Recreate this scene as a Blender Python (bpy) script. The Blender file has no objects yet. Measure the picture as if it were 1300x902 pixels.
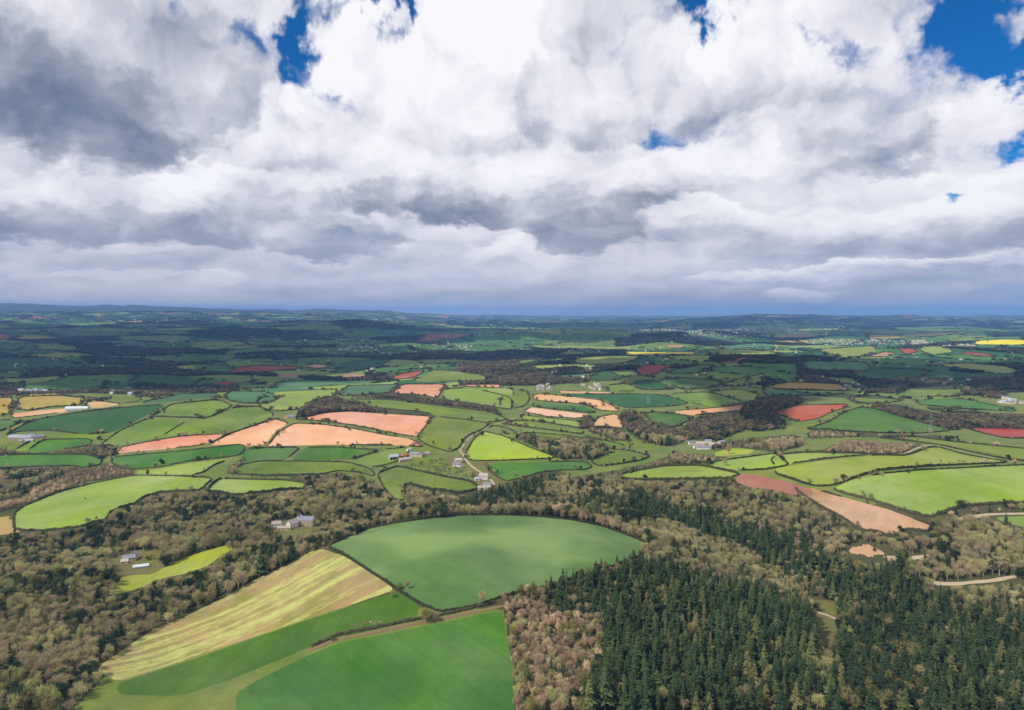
import bpy, math, random
import numpy as np
from mathutils import Vector
from mathutils.geometry import delaunay_2d_cdt

random.seed(7)
rng = np.random.default_rng(11)
R = math.radians
scene = bpy.context.scene
ROOT = scene.collection

# ------------------------------------------------------------------ camera
CAM_H = 300.0                      # metres above the valley floor
FOC = 867.0                        # focal length in pixels of a 1300 px wide picture
CX, HY = 650.0, 398.0              # picture column of the view axis, row of the eye level
cam_d = bpy.data.cameras.new('camera')
cam = bpy.data.objects.new('camera', cam_d)
ROOT.objects.link(cam)
cam.location = (0, 0, CAM_H)
cam.rotation_euler = (R(90), 0, 0)
cam_d.sensor_width = 36.0
cam_d.lens = 36.0 * FOC / 1300.0
cam_d.shift_y = -(451.0 - HY) / 1300.0
cam_d.clip_start = 1.0
cam_d.clip_end = 200000.0
scene.camera = cam

# ------------------------------------------------------------------ light
SUN_EL = 47.0
SAZ = math.radians(32)             # the sun stands to the left, a little behind the camera
SUN = Vector((-math.cos(SAZ) * math.cos(R(SUN_EL)), -math.sin(SAZ) * math.cos(R(SUN_EL)), math.sin(R(SUN_EL))))
sd = bpy.data.lights.new('sun', 'SUN')
sd.energy = 5.0
sd.angle = R(0.53)
sd.color = (1.0, 0.94, 0.85)
so = bpy.data.objects.new('sun', sd)
ROOT.objects.link(so)
so.rotation_euler = SUN.to_track_quat('Z', 'Y').to_euler()
so.location = (-2000, -1200, 3000)

scene.view_settings.view_transform = 'Standard'
scene.view_settings.look = 'None'
scene.view_settings.gamma = 1.0
scene.view_settings.exposure = 0.05
scene.render.engine = 'CYCLES'
cy = scene.cycles
cy.use_denoising = True
try:
    cy.denoiser = 'OPENIMAGEDENOISE'
except Exception:
    pass
cy.max_bounces = 5
cy.diffuse_bounces = 2
cy.glossy_bounces = 1
cy.transmission_bounces = 2
cy.volume_bounces = 1
cy.transparent_max_bounces = 4
cy.caustics_reflective = False
cy.caustics_refractive = False


# ------------------------------------------------------------------ node helper
class NT:
    def __init__(s, tree):
        s.t = tree
        s.n = tree.nodes
        s.l = tree.links

    def put(s, sock, v):
        if isinstance(v, bpy.types.NodeSocket):
            s.l.new(v, sock)
        elif v is not None:
            try:
                sock.default_value = v
            except Exception:
                sock.default_value = (*v, 1.0)

    def m(s, op, a, b=None, c=None, clamp=False):
        n = s.n.new('ShaderNodeMath')
        n.operation = op
        n.use_clamp = clamp
        s.put(n.inputs[0], a)
        if b is not None: s.put(n.inputs[1], b)
        if c is not None: s.put(n.inputs[2], c)
        return n.outputs[0]

    def v(s, op, a, b=None, out=0):
        n = s.n.new('ShaderNodeVectorMath')
        n.operation = op
        s.put(n.inputs[0], a)
        if b is not None: s.put(n.inputs[1], b)
        return n.outputs[out]

    def xyz(s, a, b, c):
        n = s.n.new('ShaderNodeCombineXYZ')
        for i, q in enumerate((a, b, c)): s.put(n.inputs[i], q)
        return n.outputs[0]

    def sep(s, a):
        n = s.n.new('ShaderNodeSeparateXYZ')
        s.put(n.inputs[0], a)
        return n.outputs

    def noise(s, vec, scale=1.0, detail=4.0, rough=0.5, dist=0.0, col=False, lac=2.0, dim='3D'):
        n = s.n.new('ShaderNodeTexNoise')
        n.noise_dimensions = dim
        s.put(n.inputs['Vector'], vec)
        n.inputs['Scale'].default_value = scale
        n.inputs['Detail'].default_value = detail
        n.inputs['Roughness'].default_value = rough
        n.inputs['Lacunarity'].default_value = lac
        n.inputs['Distortion'].default_value = dist
        return n.outputs['Color'] if col else n.outputs['Fac']

    def ramp(s, fac, stops, interp='LINEAR'):
        n = s.n.new('ShaderNodeValToRGB')
        s.put(n.inputs[0], fac)
        cr = n.color_ramp
        cr.interpolation = interp
        while len(cr.elements) < len(stops): cr.elements.new(0.5)
        for e, (p, c) in zip(cr.elements, stops):
            e.position = p
            e.color = (*c, 1.0) if len(c) == 3 else c
        return n.outputs[0]

    def mr(s, v, a, b, c=0.0, d=1.0, smooth=False):
        n = s.n.new('ShaderNodeMapRange')
        n.interpolation_type = 'SMOOTHSTEP' if smooth else 'LINEAR'
        for i, q in enumerate((v, a, b, c, d)): s.put(n.inputs[i], q)
        return n.outputs[0]

    def mix(s, f, a, b, mode='MIX'):
        n = s.n.new('ShaderNodeMix')
        n.data_type = 'RGBA'
        n.blend_type = mode
        s.put(n.inputs[0], f)
        s.put(n.inputs[6], a)
        s.put(n.inputs[7], b)
        return n.outputs[2]


def lin(r, g, b):
    f = lambda c: ((c / 255 + 0.055) / 1.055) ** 2.4 if c > 10 else c / 255 / 12.92
    return (f(r), f(g), f(b))


# ------------------------------------------------------------------ sky: clear-sky model behind a broken cloud deck
world = bpy.data.worlds.new('World')
scene.world = world
world.use_nodes = True
w = NT(world.node_tree)
for n in list(w.n): w.n.remove(n)
out = w.n.new('ShaderNodeOutputWorld')
bg = w.n.new('ShaderNodeBackground')
w.l.new(bg.outputs[0], out.inputs[0])
skyt = w.n.new('ShaderNodeTexSky')
skyt.sky_type = 'NISHITA'
skyt.sun_disc = False
skyt.sun_elevation = R(SUN_EL)
skyt.sun_rotation = math.atan2(SUN.x, SUN.y)
skyt.altitude = 300
skyt.air_density = 1.0
skyt.dust_density = 0.3
skyt.ozone_density = 3.0
SKY_K = 0.075
tc = w.n.new('ShaderNodeTexCoord')
D = tc.outputs['Generated']
dx, dy, dz = w.sep(D)
az = w.m('ARCTAN2', dx, dy)
el = w.m('ARCSINE', dz)
elp = w.m('MAXIMUM', el, 0.0)
# billows: features shrink towards the horizon, as they do on a deck of cloud seen from below
lel = w.m('LOGARITHM', w.m('ADD', elp, 0.075), math.e)
hz = w.m('MULTIPLY', az, 2.35)
bil = w.xyz(w.m('MULTIPLY', hz, 1.5), w.m('MULTIPLY', lel, 1.35), 3.7)
warp = w.v('SUBTRACT', w.noise(bil, 2.1, 5, 0.62, col=True, dim='2D'), (0.5, 0.5, 0.5))
wx, wy, wz = w.sep(warp)
big = w.v('SUBTRACT', w.noise(bil, 0.8, 1, 0.5, col=True, dim='2D'), (0.5, 0.5, 0.5))
gx, gy, gz = w.sep(big)
shrink = w.m('ADD', w.m('MULTIPLY', elp, 1.2), 0.07)
ca = w.m('ADD', az, w.m('MULTIPLY', w.m('ADD', wx, w.m('MULTIPLY', gx, 0.8)), w.m('MULTIPLY', shrink, 0.50)))
ce = w.m('ADD', el, w.m('MULTIPLY', w.m('ADD', wy, w.m('MULTIPLY', gy, 0.5)), w.m('MULTIPLY', shrink, 0.40)))
P = w.xyz(ca, ce, 0.0)
bx = w.v('ADD', bil, w.v('MULTIPLY', warp, (0.30, 0.30, 0.30)))


def puff(vec, scale, detail, rough):
    n = w.n.new('ShaderNodeTexVoronoi')
    n.voronoi_dimensions = '2D'
    n.feature = 'SMOOTH_F1'
    n.normalize = True
    w.put(n.inputs['Vector'], vec)
    n.inputs['Scale'].default_value = scale
    n.inputs['Detail'].default_value = detail
    n.inputs['Roughness'].default_value = rough
    n.inputs['Smoothness'].default_value = 0.55
    return n.outputs['Distance']


n1 = w.noise(bx, 1.5, 7, 0.56, dim='2D')
n1s = w.noise(w.v('ADD', bx, (-0.06, 0.14, 0.0)), 1.5, 4, 0.52, dim='2D')
pf = puff(bx, 2.7, 2.6, 0.55)


def sk(px, py):
    a = math.atan((px - CX) / FOC)
    return a, math.atan((HY - py) / FOC * math.cos(a))


def blobs(lst, power=1.0):
    tot = None
    for (px, py, rx, ry, amp) in lst:
        a, e = sk(px, py)
        q = w.v('MULTIPLY', w.v('SUBTRACT', P, (a, e, 0.0)), (FOC / rx, FOC / ry, 0.0))
        d2 = w.v('DOT_PRODUCT', q, q, out=1)
        if power != 1.0: d2 = w.m('POWER', d2, power)
        g = w.m('MULTIPLY', w.m('EXPONENT', w.m('MULTIPLY', d2, -1.0)), amp)
        tot = g if tot is None else w.m('ADD', tot, g)
    return tot


TONES = [(570, 110, 150, 110, .07), (960, 385, 330, 30, -.12), (1220, 375, 200, 40, -.08), (330, 120, 70, 90, .08), (1000, 60, 140, 60, .03),
         (720, 60, 90, 40, -.06), (350, 150, 90, 34, -.05), (100, 205, 170, 26, -.06), (200, 335, 260, 10, -.08), (500, 345, 200, 14, -.06)]
HOLES = [(388, 28, 30, 46, 1.25), (300, 42, 36, 20, .8), (372, 95, 16, 22, .75), (505, 6, 80, 14, 1.0), (532, 38, 13, 20, 1.0),
         (880, 8, 60, 16, 1.15), (1190, 22, 60, 46, 1.5), (1170, 95, 60, 34, 1.1), (1275, 100, 60, 14, 1.4), (1245, 30, 60, 18, .9),
         (835, 178, 40, 20, 1.15), (1292, 168, 28, 12, 1.25), (1187, 243, 15, 8, 1.1), (1035, 76, 24, 12, .65), (500, 50, 16, 12, .6), (400, 92, 20, 30, .5)]
# single clouds, far ones first: centre, half size, tone of top and of base, strength
CLOUDS = [(1150, 215, 190, 50, .90, .76, .8), (200, 190, 180, 40, .84, .66, .8), (1010, 190, 115, 36, .80, .60, .9), (880, 232, 130, 44, .90, .70, .8),
          (570, 110, 175, 150, 1.0, .90, .9), (790, 120, 160, 66, .84, .62, .95), (330, 250, 140, 42, .92, .66, .9),
          (1030, 300, 130, 34, .88, .58, .9), (1200, 290, 170, 40, .86, .52, .95), (670, 330, 80, 26, .98, .74, .95), (890, 285, 75, 30, .95, .68, .9),
          (640, 255, 200, 38, .80, .36, .9), (730, 285, 75, 34, .62, .44, .8), (160, 275, 250, 34, .80, .42, .95), (425, 308, 90, 24, .66, .40, .85),
          (90, 80, 215, 100, .72, .38, .97), (1180, 262, 55, 12, 1.02, .82, .8), (1080, 343, 190, 11, .96, .58, .85), (790, 342, 75, 18, .74, .60, .8),
          (240, 362, 50, 9, .92, .76, .6), (120, 355, 90, 9, .86, .70, .6), (1020, 371, 40, 9, .92, .70, .7)]
L = w.m('ADD', w.mr(el, 0.0, 0.16, 0.66, 0.77), blobs(TONES))
relief = w.m('ADD', w.m('MULTIPLY', w.m('SUBTRACT', n1, n1s), 0.95), w.m('MULTIPLY', w.m('SUBTRACT', 0.42, pf), 0.30))
edge = w.m('ADD', w.m('MULTIPLY', w.m('SUBTRACT', n1, 0.5), 0.7), w.m('MULTIPLY', w.m('SUBTRACT', pf, 0.42), 0.55))
for (px, py, rx, ry, t1, t0, k) in CLOUDS:
    a, e = sk(px, py)
    q = w.v('MULTIPLY', w.v('SUBTRACT', P, (a, e, 0.0)), (FOC / rx, FOC / ry, 0.0))
    d = w.m('ADD', w.v('LENGTH', q, out=1), edge)
    mk = w.mr(d, 1.04, 0.74, 0.0, k, True)
    qy = w.sep(q)[1]
    tone = w.mr(qy, -0.65, 0.75, t0, t1, True)
    L = w.m('ADD', w.m('MULTIPLY', L, w.m('SUBTRACT', 1.0, mk)), w.m('MULTIPLY', tone, mk))
L = w.m('ADD', L, w.m('MULTIPLY', relief, w.mr(el, 0.0, 0.2, 0.45, 1.0)))
L = w.m('ADD', L, w.m('MULTIPLY', w.m('SUBTRACT', n1, 0.5), 0.16))
warm = w.ramp(L, [(0.0, lin(82, 94, 116)), (0.30, lin(116, 128, 149)), (0.5, lin(156, 162, 179)), (0.68, lin(198, 200, 212)),
                  (0.81, lin(226, 225, 234)), (0.99, lin(248, 247, 251))])
lowb = w.mr(el, 0.15, 0.0, 0.0, 1.0, True)
cool = w.ramp(L, [(0.0, lin(124, 136, 162)), (0.30, lin(150, 160, 186)), (0.55, lin(182, 187, 208)), (0.75, lin(210, 212, 226)), (1.0, lin(236, 235, 242))])
cloud_col = w.mix(lowb, warm, cool)
cover = w.m('SUBTRACT', w.m('ADD', 0.60, w.m('MULTIPLY', w.m('SUBTRACT', n1, 0.5), 1.5)), blobs(HOLES))
cover = w.m('SUBTRACT', cover, w.m('MULTIPLY', w.m('SUBTRACT', pf, 0.42), 0.8))
mask = w.mr(cover, -0.42, 0.50, 0.0, 1.0, True)
skyc = w.v('MULTIPLY', skyt.outputs[0], (SKY_K * 0.05, SKY_K * 0.66, SKY_K * 1.26))
final = w.mix(mask, skyc, cloud_col)
w.l.new(final, bg.inputs[0])
bg.inputs[1].default_value = 1.0
world.cycles.sampling_method = 'MANUAL'
world.cycles.sample_map_resolution = 512

# ------------------------------------------------------------------ helpers for objects
def tag(o, label=None, cat=None, group=None, kind=None):
    if label: o['label'] = label
    if cat: o['category'] = cat
    if group: o['group'] = group
    if kind: o['kind'] = kind
    return o


def np_mesh(name, verts, faces, mats=(), mat_idx=None, smooth=False):
    """faces: list of arrays (n x k), any k"""
    me = bpy.data.meshes.new(name)
    verts = np.asarray(verts, dtype=np.float32)
    if not isinstance(faces, (list, tuple)): faces = [faces]
    faces = [np.asarray(f, dtype=np.int32) for f in faces if len(f)]
    loops = np.concatenate([f.ravel() for f in faces])
    tot = np.concatenate([np.full(len(f), f.shape[1], dtype=np.int32) for f in faces])
    start = np.concatenate([[0], np.cumsum(tot)[:-1]]).astype(np.int32)
    me.vertices.add(len(verts))
    me.vertices.foreach_set('co', verts.ravel())
    me.loops.add(len(loops))
    me.loops.foreach_set('vertex_index', loops)
    me.polygons.add(len(tot))
    me.polygons.foreach_set('loop_start', start)
    me.polygons.foreach_set('loop_total', tot)
    if mat_idx is not None: me.polygons.foreach_set('material_index', np.asarray(mat_idx, dtype=np.int32))
    me.update(calc_edges=True)
    me.polygons.foreach_set('use_smooth', np.full(len(tot), bool(smooth)))
    for m in mats: me.materials.append(m)
    return me


def link(name, me, parent=None, loc=None, rz=None):
    o = bpy.data.objects.new(name, me)
    ROOT.objects.link(o)
    if parent is not None: o.parent = parent
    if loc is not None: o.location = loc
    if rz is not None: o.rotation_euler = (0, 0, rz)
    return o


def copy_tree(o, parent=None):
    c = o.copy()
    ROOT.objects.link(c)
    c.parent = parent
    for ch in KIDS.get(o.name, []): 
        copy_tree(ch, c)
    return c


KIDS = {}

# ------------------------------------------------------------------ terrain heights
# control points: picture column, picture row (or distance), height above the valley floor
CP = [
    (560, 775, 20), (430, 800, 16), (700, 765, 18), (420, 694, 40), (520, 663, 48), (640, 656, 52), (740, 664, 48), (820, 690, 34), (640, 715, 38),
    (240, 780, 8), (330, 740, 20), (180, 830, 4), (400, 860, 4), (650, 860, 8), (900, 860, 0), (1150, 860, -10), (-100, 860, 10), (50, 860, 12),
    (60, 770, 22), (90, 725, 26), (0, 740, 26), (165, 712, 2), (230, 700, 4), (100, 690, 0), (290, 690, 10), (-120, 700, 10),
    (780, 760, 22), (900, 730, 14), (960, 790, 2), (850, 690, 18), (1000, 735, -12), (1060, 780, -18), (930, 680, -8), (860, 650, 4),
    (1100, 730, -4), (1200, 770, -12), (1280, 800, -14), (1150, 700, 14), (1250, 700, 18), (1300, 740, 8), (1420, 760, 10),
    (1060, 650, 40), (1150, 672, 34), (1180, 665, 38), (1240, 658, 40), (1130, 625, 58), (1250, 615, 62), (1050, 600, 58), (960, 615, 34), (1200, 590, 66), (1100, 580, 62), (1400, 620, 60),
    (850, 600, 30), (800, 615, 18), (740, 620, 6), (900, 640, 14), (700, 640, 6),
    (600, 635, 8), (540, 650, 8), (470, 650, 4), (400, 665, 6), (330, 690, 14), (350, 640, 14), (240, 650, 10),
    (160, 640, 26), (100, 650, 22), (40, 645, 20), (240, 610, 34), (330, 615, 28), (60, 610, 16), (0, 600, 14), (-120, 620, 16),
    (440, 620, 18), (520, 600, 22), (600, 595, 18), (660, 600, 20), (400, 590, 26), (300, 585, 32), (200, 585, 28), (60, 580, 24), (-100, 570, 30),
    (520, 575, 28), (440, 555, 44), (330, 555, 44), (220, 575, 36), (440, 530, 58), (360, 540, 52), (560, 545, 44), (650, 560, 36), (640, 580, 28), (600, 530, 50),
    (720, 575, 20), (760, 560, 24), (700, 550, 36), (780, 580, 12), (900, 570, 10), (1000, 570, 20), (840, 545, 30), (850, 525, 44), (780, 535, 36), (700, 520, 50),
    (100, 545, 46), (250, 545, 52), (180, 520, 60), (50, 520, 48), (-100, 520, 40), (300, 515, 60), (400, 505, 66), (480, 510, 66), (560, 510, 56), (640, 500, 48),
    (1100, 530, 50), (1060, 520, 44), (1150, 550, 40), (1200, 530, 30), (1280, 550, 30), (1300, 520, 30), (1400, 540, 36), (1100, 555, 44), (1000, 540, 20), (1040, 550, 24),
    (1000, 500, 34), (900, 510, 50), (940, 490, 56), (1050, 485, 44), (1150, 490, 36), (1250, 490, 30), (1100, 470, 60), (1250, 470, 54),
    (850, 475, 62), (780, 490, 40), (700, 485, 30), (600, 490, 40), (800, 460, 70), (950, 455, 66), (700, 460, 40), (600, 465, 46), (560, 478, 46), (450, 485, 40), (350, 490, 30), (200, 495, 20), (50, 495, 20), (-100, 490, 20),
    (100, 460, 0), (300, 465, 24), (450, 455, 10), (550, 445, 0), (660, 445, 0), (850, 440, 50), (1000, 440, 44), (1100, 440, 70), (1200, 440, 74), (1300, 450, 60), (900, 428, 30), (750, 428, 10),
    (100, 430, 30), (300, 425, 40), (460, 425, 40), (600, 425, 10), (1000, 425, 20), (1200, 425, 30), (80, 415, 70), (300, 413, 60),
]
CPR = [  # picture column, distance, height
    (620, 980, 6), (700, 980, 2), (760, 930, 4), (540, 960, 6), (830, 860, 2), (460, 870, 6),
    (0, 9000, 60), (200, 9500, 50), (700, 9000, 0), (1100, 9000, 20), (430, 11000, 175), (455, 11200, 190), (480, 11200, 150), (350, 11500, 60), (560, 11500, 40),
    (0, 14000, 130), (250, 14000, 110), (650, 14000, 10), (1000, 14000, 20), (1300, 14000, 30), (-500, 9000, 70), (1800, 9000, 40),
    (-60, 24000, 560), (60, 24000, 575), (130, 24000, 540), (210, 24000, 500), (290, 25000, 420), (350, 25000, 360), (400, 25000, 390), (480, 26000, 360), (550, 26000, 250), (600, 26000, 120), (-500, 24000, 560),
    (700, 30000, 90), (760, 30000, 60), (900, 26000, 110), (950, 20000, 190), (1010, 20000, 220), (1060, 20000, 190), (1100, 22000, 150), (1160, 24000, 180), (1240, 26000, 170), (1330, 26000, 180), (1800, 26000, 200),
    (0, 18000, 300), (300, 18000, 220), (500, 18000, 120), (650, 20000, 20), (800, 20000, 20), (850, 17000, 10), (1250, 17000, 60), (1100, 16500, 30),
    (0, 45000, 400), (400, 45000, 200), (800, 45000, 100), (1300, 45000, 120), (650, 70000, 60), (0, 70000, 100), (1300, 70000, 60),
    (650, 300, 20), (0, 300, 20), (1300, 300, 10), (650, 100, 30), (-1500, 100, 30), (2800, 100, 30), (-1500, 1000, 30), (2800, 1000, 40), (-1500, 4000, 40), (2800, 4000, 40), (-1500, 20000, 200), (2800, 20000, 150),
    (-1500, 60000, 100), (2800, 60000, 100),
]
A_, B_, Z_ = [], [], []
for px, py, z in CP:
    Y = (CAM_H - z) * FOC / (py - HY)
    A_.append((px - CX) / FOC); B_.append(math.log(Y / 1000)); Z_.append(z)
for px, Y, z in CPR:
    A_.append((px - CX) / FOC); B_.append(math.log(Y / 1000)); Z_.append(z)
A_, B_, Z_ = map(np.array, (A_, B_, Z_))


def _phi(d2): return np.sqrt(d2 + 0.02 ** 2)


M_ = _phi((A_[:, None] - A_[None]) ** 2 + ((B_[:, None] - B_[None]) * 0.8) ** 2)
W_ = np.linalg.solve(M_ + np.eye(len(A_)) * -0.004, Z_)
GA = np.linspace(-3.2, 3.2, 801)
GB = np.linspace(math.log(0.04), math.log(90), 900)
_waves = []
_wr = np.random.default_rng(5)
for lam, amp, n in ((5200, 20, 9), (1500, 11.5, 9), (620, 4.6, 9), (240, 0.8, 9)):
    for i in range(n):
        th = _wr.uniform(0, math.pi)
        k = 2 * math.pi / (lam * _wr.uniform(0.7, 1.4))
        _waves.append((lam, k * math.cos(th), k * math.sin(th), _wr.uniform(0, 6.28), amp * 1.4 / math.sqrt(n) * 1.2))


def _build_grid():
    a, b = np.meshgrid(GA, GB)
    z = np.zeros_like(a)
    for i in range(len(A_)):
        z += W_[i] * _phi((a - A_[i]) ** 2 + ((b - B_[i]) * 0.8) ** 2)
    Y = np.exp(b) * 1000
    X = a * Y
    for lam, kx, ky, ph, amp in _waves:
        near = np.clip((Y - 1800) / 4000, 0.0, 1.0) if lam > 3000 else (np.clip((Y - 400) / 1500, 0.15, 1.0))
        z += amp * near * np.sin(kx * X + ky * Y + ph)
    # broken relief of the moor and the far ridges
    far = np.clip((Y - 11000) / 9000, 0, 1) * np.clip((60000 - Y) / 20000, 0, 1)
    hill = np.zeros_like(z)
    for i in range(22):
        th = _wr.uniform(0, math.pi)
        k = 2 * math.pi / _wr.uniform(2200, 7000)
        hill += np.sin(k * math.cos(th) * X + k * math.sin(th) * Y + _wr.uniform(0, 6.28)) / math.sqrt(22)
    z += far * hill * (16 + 0.045 * np.clip(z, 0, 700))
    tor = np.exp(-((a - (136 - CX) / FOC) / .008) ** 2 - ((Y - 24000) / 900) ** 2)
    z += 70 * tor
    return z


GZ = _build_grid()


def terr(X, Y):
    X = np.asarray(X, float); Y = np.maximum(np.asarray(Y, float), 45.0)
    a = np.clip(X / Y, -3.19, 3.19)
    b = np.log(Y / 1000)
    fa = (a - GA[0]) / (GA[1] - GA[0]); fb = np.clip((b - GB[0]) / (GB[1] - GB[0]), 0, len(GB) - 1.001)
    ia = np.clip(fa.astype(int), 0, len(GA) - 2); ib = fb.astype(int)
    ta = fa - ia; tb = fb - ib
    return ((GZ[ib, ia] * (1 - ta) + GZ[ib, ia + 1] * ta) * (1 - tb) + (GZ[ib + 1, ia] * (1 - ta) + GZ[ib + 1, ia + 1] * ta) * tb)


def to_px(X, Y, Z):
    return CX + X / Y * FOC, HY + (CAM_H - Z) / Y * FOC


_YS = np.exp(np.linspace(math.log(150), math.log(60000), 1400))


def hit(px, py):
    """first point of the land under picture points; arrays of X, Y"""
    px = np.atleast_1d(np.asarray(px, float)); py = np.atleast_1d(np.asarray(py, float))
    a = (px - CX) / FOC
    s = (py - HY) / FOC
    outY = np.full(len(px), 60000.0)
    for c in range(0, len(px), 4000):
        aa, ss = a[c:c + 4000, None], s[c:c + 4000, None]
        Y = _YS[None, :]
        zr = CAM_H - ss * Y
        below = zr < terr(aa * Y, Y + aa * 0)
        k = np.argmax(below, axis=1)
        ok = below.any(axis=1) & (k > 0)
        k = np.maximum(k, 1)
        lo, hi = _YS[k - 1], _YS[k]
        for _ in range(12):
            mid = (lo + hi) / 2
            bl = CAM_H - ss[:, 0] * mid < terr(aa[:, 0] * mid, mid)
            hi = np.where(bl, mid, hi); lo = np.where(bl, lo, mid)
        outY[c:c + 4000] = np.where(ok, hi, 60000.0)
    return a * outY, outY


def in_poly(px, py, poly):
    px = np.asarray(px); py = np.asarray(py)
    r = np.zeros(px.shape, bool)
    n = len(poly)
    x0, y0 = poly[:, 0].min(), poly[:, 1].min(); x1, y1 = poly[:, 0].max(), poly[:, 1].max()
    cand = (px >= x0) & (px <= x1) & (py >= y0) & (py <= y1)
    if not cand.any(): return r
    qx, qy = px[cand], py[cand]
    rr = np.zeros(qx.shape, bool)
    for i in range(n):
        xa, ya = poly[i]; xb, yb = poly[(i + 1) % n]
        if ya == yb: continue
        c = ((ya > qy) != (yb > qy)) & (qx < (xb - xa) * (qy - ya) / (yb - ya) + xa)
        rr ^= c
    r[cand] = rr
    return r


CROP = {'X': (0, 0, 1, 1), 'A': (0, 560, 3.536, 3.536), 'B': (320, 560, 3.536, 3.536), 'C': (640, 560, 3.536, 3.536), 'D': (970, 560, 3.536, 3.536),
        'E': (0, 370, 3.921, 3.921), 'F': (320, 370, 3.921, 3.921), 'G': (640, 370, 3.921, 3.921), 'H': (970, 370, 3.921, 3.921)}


def tr(crop, s):
    x0, y0, k, _ = CROP[crop]
    v = np.array([float(q) for q in s.replace(',', ' ').split()]).reshape(-1, 2)
    return v / k + np.array([x0, y0])


def chaikin(p, r=0.2, closed=True):
    out_ = []
    n = len(p)
    if not closed: out_.append(p[0])
    for i in range(n if closed else n - 1):
        a, b = p[i], p[(i + 1) % n]
        out_.append(a + (b - a) * r); out_.append(b + (a - b) * r)
    if not closed: out_.append(p[-1])
    return np.array(out_)


def resample(p, step, closed=True):
    q = np.vstack([p, p[:1]]) if closed else p
    seg = np.hypot(*(q[1:] - q[:-1]).T)
    L = np.concatenate([[0], np.cumsum(seg)])
    n = max(int(L[-1] / step), 3)
    t = np.linspace(0, L[-1], n, endpoint=not closed)
    return np.stack([np.interp(t, L, q[:, i]) for i in range(q.shape[1])], axis=1)


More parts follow.
